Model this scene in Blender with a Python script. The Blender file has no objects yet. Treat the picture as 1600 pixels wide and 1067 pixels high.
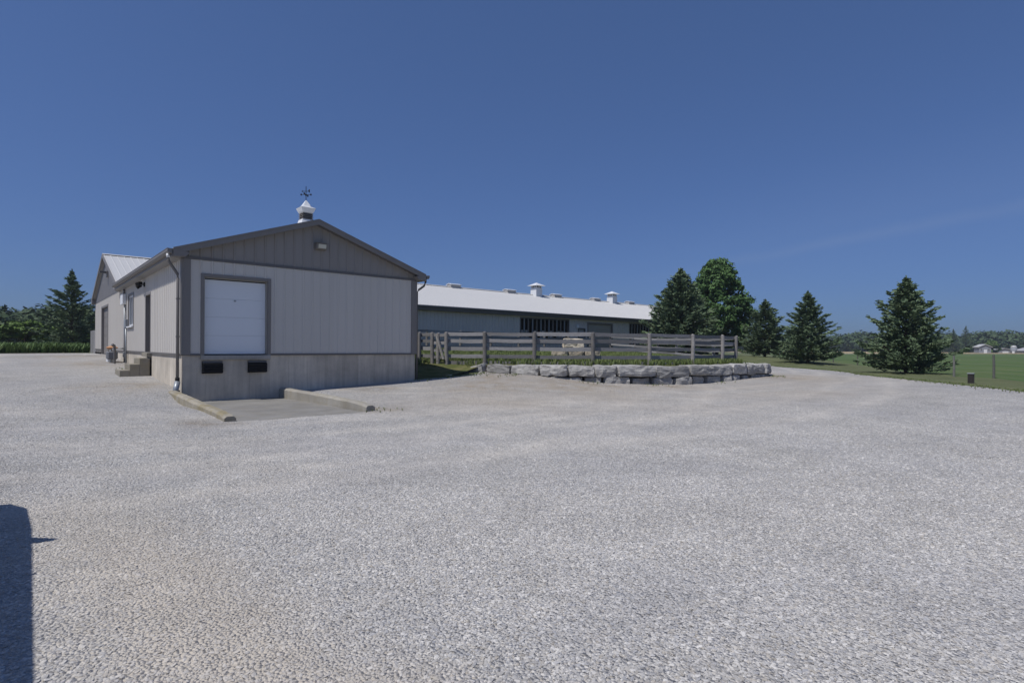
import bpy, bmesh, math, random
import numpy as np
from mathutils import Vector, Matrix, noise

random.seed(7)
rng = np.random.default_rng(11)
R = math.radians
scene = bpy.context.scene
col = scene.collection

# ------------------------------------------------------------------ camera
YAW, ROLL, CAM_H = R(48.36), R(0.338), 1.66
cam_d = bpy.data.cameras.new('camera')
cam = bpy.data.objects.new('camera', cam_d)
col.objects.link(cam)
fwd = Vector((math.cos(YAW), math.sin(YAW), 0))
rgt = Vector((math.sin(YAW), -math.cos(YAW), 0))
up = Vector((0, 0, 1))
cr = rgt * math.cos(ROLL) + up * math.sin(ROLL)
cu = up * math.cos(ROLL) - rgt * math.sin(ROLL)
mw = Matrix.Identity(4)
for i in range(3):
    mw[i][0] = cr[i]; mw[i][1] = cu[i]; mw[i][2] = -fwd[i]
mw[2][3] = CAM_H
cam.matrix_world = mw
cam_d.sensor_width = 36
cam_d.lens = 861.5 / 1600 * 36
cam_d.shift_y = 9.0 / 1600
cam_d.clip_start = 0.05
cam_d.clip_end = 6000
scene.camera = cam

# ------------------------------------------------------------------ sky, sun, exposure
SUN_EL, SUN_AZ = R(60), R(4)          # azimuth: degrees from -X towards +Y
world = bpy.data.worlds.new('World')
scene.world = world
world.use_nodes = True
wt = world.node_tree
wt.nodes.clear()
wo = wt.nodes.new('ShaderNodeOutputWorld')
bg = wt.nodes.new('ShaderNodeBackground')
sky = wt.nodes.new('ShaderNodeTexSky')
sky.sky_type = 'NISHITA'
sky.sun_disc = False
sky.sun_elevation = SUN_EL
sky.sun_rotation = R(270 + 4)
sky.altitude = 200
sky.air_density = 1.0
sky.dust_density = 1.0
sky.ozone_density = 3.0
bg.inputs['Strength'].default_value = 0.10
# one thin veil of cirrus, a long faint streak low on the right
tc = wt.nodes.new('ShaderNodeTexCoord')
def wmath(op, a, b=None, clamp=False):
    n = wt.nodes.new('ShaderNodeMath'); n.operation = op; n.use_clamp = clamp
    for i, x in enumerate((a, b)):
        if x is None: continue
        if isinstance(x, (int, float)): n.inputs[i].default_value = x
        else: wt.links.new(x, n.inputs[i])
    return n.outputs[0]
def wdot(v):
    n = wt.nodes.new('ShaderNodeVectorMath'); n.operation = 'DOT_PRODUCT'; n.inputs[1].default_value = v
    wt.links.new(nrm_.outputs[0], n.inputs[0]); return n.outputs['Value']
nrm_ = wt.nodes.new('ShaderNodeVectorMath'); nrm_.operation = 'NORMALIZE'
wt.links.new(tc.outputs['Generated'], nrm_.inputs[0])
nz = wt.nodes.new('ShaderNodeTexNoise'); nz.inputs['Scale'].default_value = 7.0; nz.inputs['Detail'].default_value = 5
wt.links.new(nrm_.outputs[0], nz.inputs['Vector'])
across = wmath('ADD', wdot((0.1977, -0.0808, -0.9769)), wmath('MULTIPLY', wmath('SUBTRACT', nz.outputs['Fac'], 0.5), 0.03))
line = wmath('SUBTRACT', 1.0, wmath('DIVIDE', wmath('ABSOLUTE', across), 0.013), True)
veil = wmath('MULTIPLY', wmath('SUBTRACT', 1.0, wmath('DIVIDE', wmath('ABSOLUTE', wmath('ADD', across, 0.03)), 0.10), True), 0.4)
along_ = wt.nodes.new('ShaderNodeMapRange'); along_.inputs['From Min'].default_value = 0.86; along_.inputs['From Max'].default_value = 0.985
wt.links.new(wdot((0.96, 0.12, 0.25)), along_.inputs['Value'])
fac_ = wmath('MULTIPLY', wmath('MULTIPLY', wmath('ADD', wmath('MULTIPLY', line, wmath('MULTIPLY', nz.outputs['Fac'], 1.6)), veil), along_.outputs['Result']), 0.085)
mx = wt.nodes.new('ShaderNodeMixRGB')
mx.inputs['Color2'].default_value = (3.4, 3.9, 4.9, 1)
wt.links.new(fac_, mx.inputs['Fac'])
# the photograph's deep, flat blue: one tone curve for the whole sky
sep_ = wt.nodes.new('ShaderNodeSeparateColor'); com_ = wt.nodes.new('ShaderNodeCombineColor')
wt.links.new(sky.outputs['Color'], sep_.inputs[0])
for ch, (g_, k_) in enumerate(((0.591, 0.57), (0.608, 0.827), (0.683, 1.288))):
    p_ = wt.nodes.new('ShaderNodeMath'); p_.operation = 'POWER'; p_.inputs[1].default_value = g_
    m_ = wt.nodes.new('ShaderNodeMath'); m_.operation = 'MULTIPLY'; m_.inputs[1].default_value = k_
    wt.links.new(sep_.outputs[ch], p_.inputs[0]); wt.links.new(p_.outputs[0], m_.inputs[0]); wt.links.new(m_.outputs[0], com_.inputs[ch])
wt.links.new(com_.outputs[0], mx.inputs['Color1'])
wt.links.new(mx.outputs['Color'], bg.inputs['Color'])
wt.links.new(bg.outputs['Background'], wo.inputs['Surface'])

sun_d = bpy.data.lights.new('sun', 'SUN')
sun_d.energy = 3.65
sun_d.angle = R(0.5)
sun_d.color = (1.0, 0.965, 0.92)
sun = bpy.data.objects.new('sun', sun_d)
col.objects.link(sun)
sdir = Vector((-math.cos(SUN_EL) * math.cos(SUN_AZ), math.cos(SUN_EL) * math.sin(SUN_AZ), math.sin(SUN_EL)))
sun.rotation_euler = sdir.to_track_quat('Z', 'Y').to_euler()
sun.location = (0, 0, 60)

scene.view_settings.view_transform = 'Standard'
scene.view_settings.look = 'None'
scene.view_settings.exposure = 0.0
scene.view_settings.gamma = 1
scene.view_settings.use_curve_mapping = False
scene.cycles.use_denoising = True
scene.cycles.max_bounces = 6
scene.cycles.transparent_max_bounces = 4

# ------------------------------------------------------------------ helpers: objects
WL = {}                                   # world location of each object


def tag(o, label=None, cat=None, group=None, kind=None):
    if label: o['label'] = label
    if cat: o['category'] = cat
    if group: o['group'] = group
    if kind: o['kind'] = kind
    return o


def empty(name, loc, label=None, cat=None, group=None):
    o = bpy.data.objects.new(name, None)
    o.empty_display_size = 0.3
    col.objects.link(o)
    o.location = loc
    WL[o.name] = Vector(loc)
    return tag(o, label, cat, group)


def link_mesh(name, me, mat, parent=None, origin=None, kind=None):
    """me holds coordinates relative to origin (or to the parent's origin)."""
    o = bpy.data.objects.new(name, me)
    col.objects.link(o)
    if mat is not None and len(me.materials) == 0:
        me.materials.append(mat)
    if parent is not None:
        o.parent = parent
        WL[o.name] = WL[parent.name].copy()
    else:
        o.location = origin if origin is not None else (0, 0, 0)
        WL[o.name] = Vector(o.location)
    if kind: o['kind'] = kind
    return o


def dup(o, parent=None, loc=None):
    c = o.copy()
    col.objects.link(c)
    if parent is not None:
        c.parent = parent
    if loc is not None:
        c.location = loc
    WL[c.name] = Vector(c.location) if c.parent is None else WL[c.parent.name].copy()
    return c


def dup_thing(root, loc, rz=0.0, sc=1.0, label=None, group=None):
    r = dup(root, None, loc)
    r.rotation_euler = (0, 0, rz)
    r.scale = (sc, sc, sc) if not isinstance(sc, tuple) else sc
    if label: r['label'] = label
    if group: r['group'] = group
    for ch in root.children:
        c = dup(ch, r)
        for g in ch.children:
            dup(g, c)
    return r


class MB:
    """collects faces in world coordinates and links them as one mesh"""

    def __init__(self):
        self.v = []
        self.f = []

    def add(self, vs, fs):
        n = len(self.v)
        self.v += [Vector(p) for p in vs]
        self.f += [tuple(i + n for i in f) for f in fs]
        return self

    def box(self, x0, x1, y0, y1, z0, z1):
        vs = [(x0, y0, z0), (x1, y0, z0), (x1, y1, z0), (x0, y1, z0), (x0, y0, z1), (x1, y0, z1), (x1, y1, z1), (x0, y1, z1)]
        return self.add(vs, [(0, 3, 2, 1), (4, 5, 6, 7), (0, 1, 5, 4), (1, 2, 6, 5), (2, 3, 7, 6), (3, 0, 4, 7)])

    def hexa(self, p):
        return self.add(p, [(0, 3, 2, 1), (4, 5, 6, 7), (0, 1, 5, 4), (1, 2, 6, 5), (2, 3, 7, 6), (3, 0, 4, 7)])

    def prism(self, poly, d):
        """poly: list of 3-d points, extruded by vector d"""
        n = len(poly)
        d = Vector(d)
        vs = [Vector(p) for p in poly] + [Vector(p) + d for p in poly]
        fs = [tuple(range(n - 1, -1, -1)), tuple(range(n, 2 * n))]
        fs += [(i, (i + 1) % n, n + (i + 1) % n, n + i) for i in range(n)]
        return self.add(vs, fs)

    def tube(self, pts, r, n=8, cap=True):
        pts = [Vector(p) for p in pts]
        rs = r if isinstance(r, (list, tuple)) else [r] * len(pts)
        vs, fs = [], []
        for i, p in enumerate(pts):
            t = (pts[min(i + 1, len(pts) - 1)] - pts[max(i - 1, 0)]).normalized()
            a = t.orthogonal().normalized() if abs(t.z) < 0.9 else Vector((1, 0, 0))
            a = (a - t * a.dot(t)).normalized()
            b = t.cross(a)
            for k in range(n):
                an = 2 * math.pi * k / n
                vs.append(p + a * (rs[i] * math.cos(an)) + b * (rs[i] * math.sin(an)))
        for i in range(len(pts) - 1):
            for k in range(n):
                fs.append((i * n + k, i * n + (k + 1) % n, (i + 1) * n + (k + 1) % n, (i + 1) * n + k))
        if cap:
            fs.append(tuple(range(n - 1, -1, -1)))
            m = (len(pts) - 1) * n
            fs.append(tuple(m + k for k in range(n)))
        return self.add(vs, fs)

    def board(self, a, b, w, t, side):
        """board from a to b, width w upright-ish (along z), thickness t towards side"""
        a, b, s = Vector(a), Vector(b), Vector(side).normalized()
        u = Vector((0, 0, w / 2))
        return self.hexa([a - u, b - u, b - u + s * t, a - u + s * t, a + u, b + u, b + u + s * t, a + u + s * t])

    def mesh(self, name, off, smooth=False, bevel=0.0):
        me = bpy.data.meshes.new(name)
        me.from_pydata([v - off for v in self.v], [], self.f)
        if bevel > 0:
            bm = bmesh.new(); bm.from_mesh(me)
            bmesh.ops.recalc_face_normals(bm, faces=bm.faces)
            bmesh.ops.bevel(bm, geom=bm.edges[:], offset=bevel, segments=1, affect='EDGES', clamp_overlap=True)
            bm.to_mesh(me); bm.free()
        if smooth:
            me.shade_smooth()
        me.update()
        return me

    def build(self, name, mat, parent=None, origin=None, smooth=False, bevel=0.0, kind=None):
        off = WL[parent.name] if parent is not None else Vector(origin if origin is not None else (0, 0, 0))
        return link_mesh(name, self.mesh(name, off, smooth, bevel), mat, parent, off, kind)


def np_mesh(name, verts, faces, smooth=False, tint=None):
    """verts (N,3); faces (M,k) with constant k"""
    me = bpy.data.meshes.new(name)
    verts = np.ascontiguousarray(verts, dtype=np.float32)
    faces = np.ascontiguousarray(faces, dtype=np.int32)
    m, k = faces.shape
    me.vertices.add(len(verts)); me.vertices.foreach_set('co', verts.ravel())
    me.loops.add(m * k); me.loops.foreach_set('vertex_index', faces.ravel())
    me.polygons.add(m)
    me.polygons.foreach_set('loop_start', np.arange(0, m * k, k, dtype=np.int32))
    try:
        me.polygons.foreach_set('loop_total', np.full(m, k, dtype=np.int32))
    except Exception:
        pass
    if tint is not None:
        at = me.attributes.new('tint', 'FLOAT', 'FACE')
        at.data.foreach_set('value', np.ascontiguousarray(tint, dtype=np.float32))
    me.update(calc_edges=True)
    me.validate()
    if smooth:
        me.shade_smooth()
    return me


# ------------------------------------------------------------------ helpers: materials
def new_mat(name, rough=0.8, metallic=0.0, spec=0.3):
    m = bpy.data.materials.new(name)
    m.use_nodes = True
    t = m.node_tree
    b = t.nodes['Principled BSDF']
    b.inputs['Roughness'].default_value = rough
    b.inputs['Metallic'].default_value = metallic
    b.inputs['Specular IOR Level'].default_value = spec
    return m, t, b


def nd(t, kind, **kw):
    n = t.nodes.new(kind)
    for k, v in kw.items():
        if k in n.inputs.keys():
            n.inputs[k].default_value = v
        else:
            setattr(n, k, v)
    return n


def mathn(t, op, a, b=None, clamp=False):
    n = t.nodes.new('ShaderNodeMath')
    n.operation = op
    n.use_clamp = clamp
    for i, x in enumerate((a, b)):
        if x is None: continue
        if isinstance(x, (int, float)):
            n.inputs[i].default_value = x
        else:
            t.links.new(x, n.inputs[i])
    return n.outputs[0]


def mixc(t, fac, a, b, blend='MIX'):
    n = t.nodes.new('ShaderNodeMixRGB')
    n.blend_type = blend
    for i, x in enumerate((fac, a, b)):
        if isinstance(x, (int, float)):
            n.inputs[i].default_value = x
        elif isinstance(x, tuple):
            n.inputs[i].default_value = (*x, 1) if len(x) == 3 else x
        else:
            t.links.new(x, n.inputs[i])
    return n.outputs[0]


def ramp(t, fac, p0, p1):
    n = t.nodes.new('ShaderNodeMapRange')
    n.inputs['From Min'].default_value = p0
    n.inputs['From Max'].default_value = p1
    t.links.new(fac, n.inputs['Value'])
    return n.outputs['Result']


def wpos(t, scale=(1, 1, 1)):
    g = t.nodes.new('ShaderNodeNewGeometry')
    if scale == (1, 1, 1):
        return g.outputs['Position']
    m = t.nodes.new('ShaderNodeMapping')
    m.inputs['Scale'].default_value = scale
    t.links.new(g.outputs['Position'], m.inputs['Vector'])
    return m.outputs['Vector']


def opos(t, scale=(1, 1, 1)):
    g = t.nodes.new('ShaderNodeTexCoord')
    oi = t.nodes.new('ShaderNodeObjectInfo')
    m = t.nodes.new('ShaderNodeMapping')
    m.inputs['Scale'].default_value = scale
    t.links.new(g.outputs['Object'], m.inputs['Vector'])
    v = t.nodes.new('ShaderNodeVectorMath'); v.operation = 'ADD'
    c = t.nodes.new('ShaderNodeCombineXYZ')
    r = mathn(t, 'MULTIPLY', oi.outputs['Random'], 37.0)
    for i in range(3): t.links.new(r, c.inputs[i])
    t.links.new(m.outputs['Vector'], v.inputs[0]); t.links.new(c.outputs[0], v.inputs[1])
    return v.outputs[0]


def noisen(t, vec, scale, detail=4, rough=0.55, dist=0.0):
    n = nd(t, 'ShaderNodeTexNoise', Scale=scale, Detail=detail, Roughness=rough, Distortion=dist)
    t.links.new(vec, n.inputs['Vector'])
    return n.outputs['Fac']


def bumpn(t, b, h, strength=0.3, dist=0.02, chain=None):
    n = nd(t, 'ShaderNodeBump', Strength=strength, Distance=dist)
    t.links.new(h, n.inputs['Height'])
    if chain is not None: t.links.new(chain, n.inputs['Normal'])
    t.links.new(n.outputs['Normal'], b.inputs['Normal'])
    return n.outputs['Normal']


def simple(name, c, rough=0.7, metallic=0.0, spec=0.3, var=0.12, scale=3.0, stretch=(1, 1, 1), rnd=0.0, bump=0.0, bscale=30.0, dirt=None, dirt_amt=0.4):
    m, t, b = new_mat(name, rough, metallic, spec)
    v = wpos(t, stretch)
    n = noisen(t, v, scale, 5, 0.6)
    f = mathn(t, 'ADD', mathn(t, 'MULTIPLY', mathn(t, 'SUBTRACT', n, 0.5), 2 * var), 1.0)
    if rnd > 0:
        oi = t.nodes.new('ShaderNodeObjectInfo')
        f = mathn(t, 'MULTIPLY', f, mathn(t, 'ADD', mathn(t, 'MULTIPLY', mathn(t, 'SUBTRACT', oi.outputs['Random'], 0.5), 2 * rnd), 1.0))
    hs = nd(t, 'ShaderNodeHueSaturation', Color=(*c, 1))
    t.links.new(f, hs.inputs['Value'])
    out = hs.outputs['Color']
    if dirt is not None:
        n2 = noisen(t, v, scale * 2.7, 6, 0.65)
        out = mixc(t, mathn(t, 'MULTIPLY', ramp(t, n2, 0.5, 0.75), dirt_amt), out, dirt)
    t.links.new(out, b.inputs['Base Color'])
    if bump > 0:
        bumpn(t, b, noisen(t, v, bscale, 4), bump, 0.02)
    return m


siding_m = simple('siding_light_grey', (0.575, 0.545, 0.50), 0.5, 0, 0.4, 0.05, 1.2, (1, 1, 0.3), rnd=0.025)
gable_m = simple('siding_dark_grey', (0.28, 0.258, 0.238), 0.5, 0, 0.4, 0.06, 1.2, (1, 1, 0.3), rnd=0.03)
trim_m = simple('trim_charcoal', (0.13, 0.123, 0.12), 0.45, 0, 0.4, 0.06, 2.0)
trim2_m = simple('trim_taupe', (0.205, 0.19, 0.178), 0.5, 0, 0.4, 0.06, 2.0)
roof_m = simple('roof_white_steel', (0.53, 0.525, 0.51), 0.45, 0, 0.4, 0.03, 0.7)
white_m = simple('white_paint', (0.72, 0.73, 0.74), 0.45, 0, 0.4, 0.03, 2.0)
door_m = simple('white_door_paint', (0.74, 0.77, 0.80), 0.4, 0, 0.4, 0.02, 0.8, rnd=0.015)
black_m = simple('black_rubber', (0.012, 0.012, 0.013), 0.75, 0, 0.2, 0.25, 9.0, bump=0.3, bscale=25)
dark_m = simple('dark_void_shade', (0.02, 0.021, 0.024), 0.8, 0, 0.2, 0.3, 1.0)  # near-black: the shade inside voids is put into the colour
grey_metal_m = simple('galvanised_metal', (0.32, 0.34, 0.36), 0.45, 0.4, 0.4, 0.1, 5.0)
beige_door_m = simple('beige_door_paint', (0.36, 0.34, 0.30), 0.5, 0, 0.3, 0.04, 2.0)
vent_m = simple('vent_grey', (0.46, 0.44, 0.42), 0.6, 0, 0.3, 0.06, 3.0)
soffit_m = simple('soffit_grey', (0.30, 0.29, 0.285), 0.6, 0, 0.3, 0.05, 2.0)
orange_m = simple('orange_brown_cap', (0.42, 0.22, 0.11), 0.6, 0, 0.3, 0.15, 8.0)
lens_m = simple('lamp_lens', (0.55, 0.54, 0.46), 0.3, 0, 0.5, 0.05, 6.0)
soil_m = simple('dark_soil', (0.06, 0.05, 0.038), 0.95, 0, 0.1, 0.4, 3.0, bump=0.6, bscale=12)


def make_concrete(name, c, warm=0.0, streak=0.35):
    m, t, b = new_mat(name, 0.85, 0, 0.2)
    v = wpos(t)
    n1 = noisen(t, v, 1.1, 5, 0.6)
    n2 = noisen(t, wpos(t, (5, 5, 0.35)), 1.6, 4, 0.6)
    n3 = noisen(t, v, 45, 3, 0.7)
    oi = t.nodes.new('ShaderNodeObjectInfo')
    f = mathn(t, 'ADD', mathn(t, 'MULTIPLY', mathn(t, 'SUBTRACT', n1, 0.5), 0.9), 1.0)
    f = mathn(t, 'MULTIPLY', f, mathn(t, 'ADD', mathn(t, 'MULTIPLY', mathn(t, 'SUBTRACT', n2, 0.5), streak * 2), 1.0))
    f = mathn(t, 'MULTIPLY', f, mathn(t, 'ADD', mathn(t, 'MULTIPLY', mathn(t, 'SUBTRACT', n3, 0.5), 0.25), 1.0))
    f = mathn(t, 'MULTIPLY', f, mathn(t, 'ADD', mathn(t, 'MULTIPLY', mathn(t, 'SUBTRACT', oi.outputs['Random'], 0.5), 0.16), 1.0))
    hs = nd(t, 'ShaderNodeHueSaturation', Color=(*c, 1))
    t.links.new(f, hs.inputs['Value'])
    o = hs.outputs['Color']
    if warm > 0:
        n4 = noisen(t, v, 2.6, 5, 0.65)
        o = mixc(t, mathn(t, 'MULTIPLY', ramp(t, n4, 0.42, 0.62), warm), o, (0.24, 0.20, 0.11))
    t.links.new(o, b.inputs['Base Color'])
    bumpn(t, b, noisen(t, v, 30, 5, 0.7), 0.25, 0.01)
    return m


concrete_m = make_concrete('concrete_wall', (0.51, 0.46, 0.385))
slab_m = make_concrete('concrete_slab', (0.225, 0.218, 0.205), 0.15, 0.0)
curb2_m = make_concrete('concrete_curb_grey', (0.34, 0.32, 0.28), 0.25, 0.1)
curb_m = make_concrete('concrete_curb', (0.34, 0.31, 0.25), 0.75, 0.1)
step_m = make_concrete('concrete_step', (0.26, 0.24, 0.20), 0.3, 0.1)


def make_wood(name, c):
    m, t, b = new_mat(name, 0.9, 0, 0.15)
    v = opos(t)
    n1 = noisen(t, v, 2.2, 4, 0.6)
    n2 = noisen(t, wpos(t, (6, 6, 30)), 1.0, 4, 0.65, 0.3)
    oi = t.nodes.new('ShaderNodeObjectInfo')
    f = mathn(t, 'ADD', mathn(t, 'MULTIPLY', mathn(t, 'SUBTRACT', n1, 0.5), 0.7), 1.0)
    f = mathn(t, 'MULTIPLY', f, mathn(t, 'ADD', mathn(t, 'MULTIPLY', mathn(t, 'SUBTRACT', n2, 0.5), 0.9), 1.0))
    f = mathn(t, 'MULTIPLY', f, mathn(t, 'ADD', mathn(t, 'MULTIPLY', mathn(t, 'SUBTRACT', oi.outputs['Random'], 0.5), 0.6), 1.0))
    hs = nd(t, 'ShaderNodeHueSaturation', Color=(*c, 1))
    t.links.new(f, hs.inputs['Value'])
    t.links.new(hs.outputs['Color'], b.inputs['Base Color'])
    bumpn(t, b, n2, 0.4, 0.01)
    return m


wood_m = make_wood('weathered_timber', (0.245, 0.240, 0.240))
post_m = make_wood('weathered_post', (0.225, 0.213, 0.203))


def make_stone(name, c1, c2):
    m, t, b = new_mat(name, 0.9, 0, 0.15)
    v = wpos(t)
    n1 = noisen(t, v, 1.6, 6, 0.65)
    n2 = noisen(t, v, 11, 5, 0.7)
    n3 = noisen(t, wpos(t, (1, 1, 4)), 3.0, 5, 0.65, 0.5)
    oi = t.nodes.new('ShaderNodeObjectInfo')
    o = mixc(t, ramp(t, n1, 0.35, 0.65), c1, c2)
    f = mathn(t, 'ADD', mathn(t, 'MULTIPLY', mathn(t, 'SUBTRACT', n2, 0.5), 0.9), 1.0)
    f = mathn(t, 'MULTIPLY', f, mathn(t, 'ADD', mathn(t, 'MULTIPLY', mathn(t, 'SUBTRACT', n3, 0.5), 0.7), 1.0))
    f = mathn(t, 'MULTIPLY', f, mathn(t, 'ADD', mathn(t, 'MULTIPLY', mathn(t, 'SUBTRACT', oi.outputs['Random'], 0.5), 0.45), 1.0))
    hs = nd(t, 'ShaderNodeHueSaturation')
    t.links.new(o, hs.inputs['Color']); t.links.new(f, hs.inputs['Value'])
    t.links.new(hs.outputs['Color'], b.inputs['Base Color'])
    ch = bumpn(t, b, n3, 0.7, 0.06)
    bumpn(t, b, n2, 0.5, 0.02, ch)
    return m


stone_m = make_stone('armour_stone', (0.265, 0.258, 0.245), (0.42, 0.408, 0.385))
pale_stone_m = make_stone('pale_limestone', (0.36, 0.31, 0.23), (0.55, 0.49, 0.39))


def make_leaf(name, dark, light, spec=0.2, noise_scale=0.8):
    m, t, b = new_mat(name, 0.65, 0, spec)
    at = nd(t, 'ShaderNodeAttribute', attribute_name='tint')
    v = wpos(t)
    n = noisen(t, v, noise_scale, 3, 0.6)
    f = mathn(t, 'ADD', mathn(t, 'MULTIPLY', at.outputs['Fac'], 0.65), mathn(t, 'MULTIPLY', n, 0.45), True)
    t.links.new(mixc(t, f, dark, light), b.inputs['Base Color'])
    return m


spruce_m = make_leaf('spruce_needles', (0.058, 0.094, 0.056), (0.165, 0.220, 0.122), 0.08)
maple_m = make_leaf('maple_leaves', (0.036, 0.076, 0.026), (0.115, 0.205, 0.062))
wood_leaf_m = make_leaf('woodland_leaves', (0.036, 0.062, 0.032), (0.074, 0.112, 0.048), noise_scale=0.12)
bush_m = make_leaf('bush_leaves', (0.045, 0.088, 0.018), (0.150, 0.230, 0.050))
corn_m = make_leaf('corn_leaves', (0.050, 0.105, 0.030), (0.180, 0.260, 0.085))
grass_m = make_leaf('tall_grass_blades', (0.075, 0.125, 0.032), (0.225, 0.260, 0.095), noise_scale=0.5)
bark_m = simple('bark', (0.085, 0.066, 0.050), 0.95, 0, 0.1, 0.35, 6.0, (1, 1, 0.3), bump=0.6, bscale=14)


# ------------------------------------------------------------------ terrain
def rbf(pts):
    p = np.array(pts, float)
    def phi(r): return np.sqrt(r * r + 1.0)
    d = np.sqrt(((p[:, None, :2] - p[None, :, :2]) ** 2).sum(-1))
    n = len(p)
    A = np.zeros((n + 1, n + 1)); A[:n, :n] = phi(d) - 0.02 * np.eye(n); A[:n, n] = 1; A[n, :n] = 1
    w = np.linalg.solve(A, np.append(p[:, 2], 0))
    def h(X, Y):
        X = np.asarray(X, float); Y = np.asarray(Y, float)
        cx, cy = 20.0, 15.0
        r = np.hypot(X - cx, Y - cy); s = np.minimum(1, 72.0 / np.maximum(r, 1e-6))
        x = cx + (X - cx) * s; y = cy + (Y - cy) * s
        o = np.full(x.shape, w[n])
        for i in range(n):
            o = o + w[i] * phi(np.hypot(x - p[i, 0], y - p[i, 1]))
        return o
    return h


yard_pts = [(3.5, 18.4, .31), (3.5, 23.55, .56), (3.5, 29.4, .87), (3.5, 37, 1.10), (3.5, 43.4, 1.11), (3.5, 53, 1.1), (-1, 44.7, 1.1), (.8, 45.9, 1.1),
            (1.0, 23.5, .52), (1, 18, .25), (0, 30, .85), (-6, 12, .2), (-8, 20, .5), (-8, 32, .95), (-10, 45, 1.1), (4.3, 18.3, -.05), (6.2, 18.3, -.05),
            (5, 15, -.05), (3.6, 13.0, -.01), (5, 12.8, -.01), (6.6, 12.7, 0), (3.0, 18, .25), (2.9, 15, .1), (6.9, 18.2, .15), (7.2, 18.38, .17), (11.27, 18.38, .37),
            (9, 17, .2), (8, 14, .06), (0, 0, .05), (0, 4, .05), (3, 1, .05), (4, 6, 0.02), (8, 8, 0.02), (12, 4, .05), (0, 10, .03), (-6, 5, .05), (-5, 0, .05), (4, -5, .05),
            (16, 0, .1), (12, 10, .02), (14.68, 18.0, .56), (15.71, 16.1, .48), (17.35, 14.4, .24), (19.02, 13.3, .16), (21.48, 12.3, .1), (24, 11.6, .21), (26.3, 11.3, .33),
            (28.4, 12.2, .42), (14, 11, .1), (18, 8, .1), (24, 8, .2), (41, 17.3, .38), (37.3, 13, .36), (32.5, 9.5, .35), (29.75, 7.1, .35), (26.4, 4.3, .35), (23.7, 2.3, .34),
            (33, 5, .38), (57, 19, .4), (50, 15, .4), (35, 8, .42), (46, 17, .6), (50, 22, .95), (30.5, 14.6, .72), (33.4, 18.5, .85), (38.2, 24, .95), (41, 30, 1.2), (45, 28, 1.05),
            (56, 31, 1.1), (12.2, 18.6, .44), (13.4, 18.3, .50), (14.2, 18.4, .55), (13.0, 16.5, .33),
            (80, 10, .32), (80, 60, .5), (40, 80, 1.0), (0, 80, 1.0), (-40, 60, 1.0), (-50, 10, .5), (-30, -30, .1), (20, -40, .1), (70, -25, .25), (92, 30, .3), (60, 75, .9)]
pad_pts = [(11.4, 18.7, .41), (12.4, 18.65, .46), (13.3, 18.6, .54), (12, 20, .60), (13.73, 21.9, .89), (14.03, 21.2, .89), (14.34, 20.5, .86), (14.4, 19.2, .72), (14.9, 18.9, .86),
           (15.4, 19.1, .89), (16.74, 17.36, .89), (18.59, 15.6, .89), (21.1, 14.4, .89), (23.66, 13.8, .89), (26.4, 13.7, .89), (28.5, 14.1, .88), (16.2, 16.2, .87), (17.9, 14.7, .87),
           (20, 13.5, .87), (23, 12.8, .87), (26.3, 12.4, .86), (27.8, 12.9, .83), (29.5, 14.1, .78), (30.6, 14.7, .72), (33.4, 18.5, .86), (38.2, 24, .95), (41, 30, 1.2),
           (21, 21, 1.0), (30, 20, .97), (12, 25, .95), (12, 31.5, 1.3), (20, 31, 1.36), (35, 31.5, 1.42), (41, 31.9, 1.35), (28, 28, 1.2)]
yard_h = rbf(yard_pts)
pad_h = rbf(pad_pts)


def yz(x, y): return float(yard_h(x, y))
def pz(x, y): return float(pad_h(x, y))


ARC = [(14.43, 19.61), (14.71, 18.61), (15.03, 17.71), (15.39, 16.9), (15.79, 16.18), (16.24, 15.53), (16.76, 14.95), (17.34, 14.43), (17.99, 13.97), (18.72, 13.56), (19.53, 13.18),
       (20.42, 12.85), (21.42, 12.54), (22.51, 12.25), (23.71, 11.98), (25.01, 11.72), (26.29, 11.50)]
CURL = [(26.29, 11.50), (27.25, 11.62), (28.0, 12.15), (28.45, 12.95)]


def offset(line, d):
    out = []
    for i, p in enumerate(line):
        a = line[max(i - 1, 0)]; b = line[min(i + 1, len(line) - 1)]
        tx, ty = b[0] - a[0], b[1] - a[1]
        l = math.hypot(tx, ty)
        out.append((p[0] - ty / l * d, p[1] + tx / l * d))
    return out


WALLIN = offset(ARC[1:] + CURL[1:], 0.35)
PAD = WALLIN + [(29.6, 13.9), (30.6, 14.7), (33.4, 18.5), (38.2, 24), (41, 30), (41, 31.95), (11.5, 31.95), (11.36, 25), (11.36, 18.75), (12.4, 18.6), (13.4, 18.35), (14.2, 18.6)]
GRAVEL = [(-60, -60), (-14, -30), (10, -8.5), (23.67, 2.27), (26.4, 4.3), (29.75, 7.14), (32.53, 9.49), (37.35, 13.02), (41, 17.3), (42, 19.5), (40, 21), (36.5, 19.5), (32, 15.3),
          (29.2, 13.2), (27, 13.5), (20, 15), (15.5, 19.5), (14.3, 18.2), (13.4, 18.05), (12.3, 18.25), (11.3, 18.5), (10, 24), (10, 40), (4, 45), (2.2, 46.0), (.8, 45.9), (-1, 44.9), (-12, 41), (-60, 25)]
SLAB = [(3.38, 18.7), (3.38, 13.12), (6.60, 12.86), (6.42, 18.7)]
FIELD = [(151, 66), (171.3, 56.4), (250.8, 33.9), (275, 23), (500, -120), (300, -600), (20, -600), (-20, -60), (27, .95), (33, 4.0), (33.6,5.6), (50.5, 14.6), (58, 18.7), (75, 28), (110, 46)]
TAN = [(151, 66), (171.3, 56.4), (250.8, 33.9), (275, 23), (500, -120), (600, -110), (420, 70), (330, 130), (250, 140)]


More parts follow.
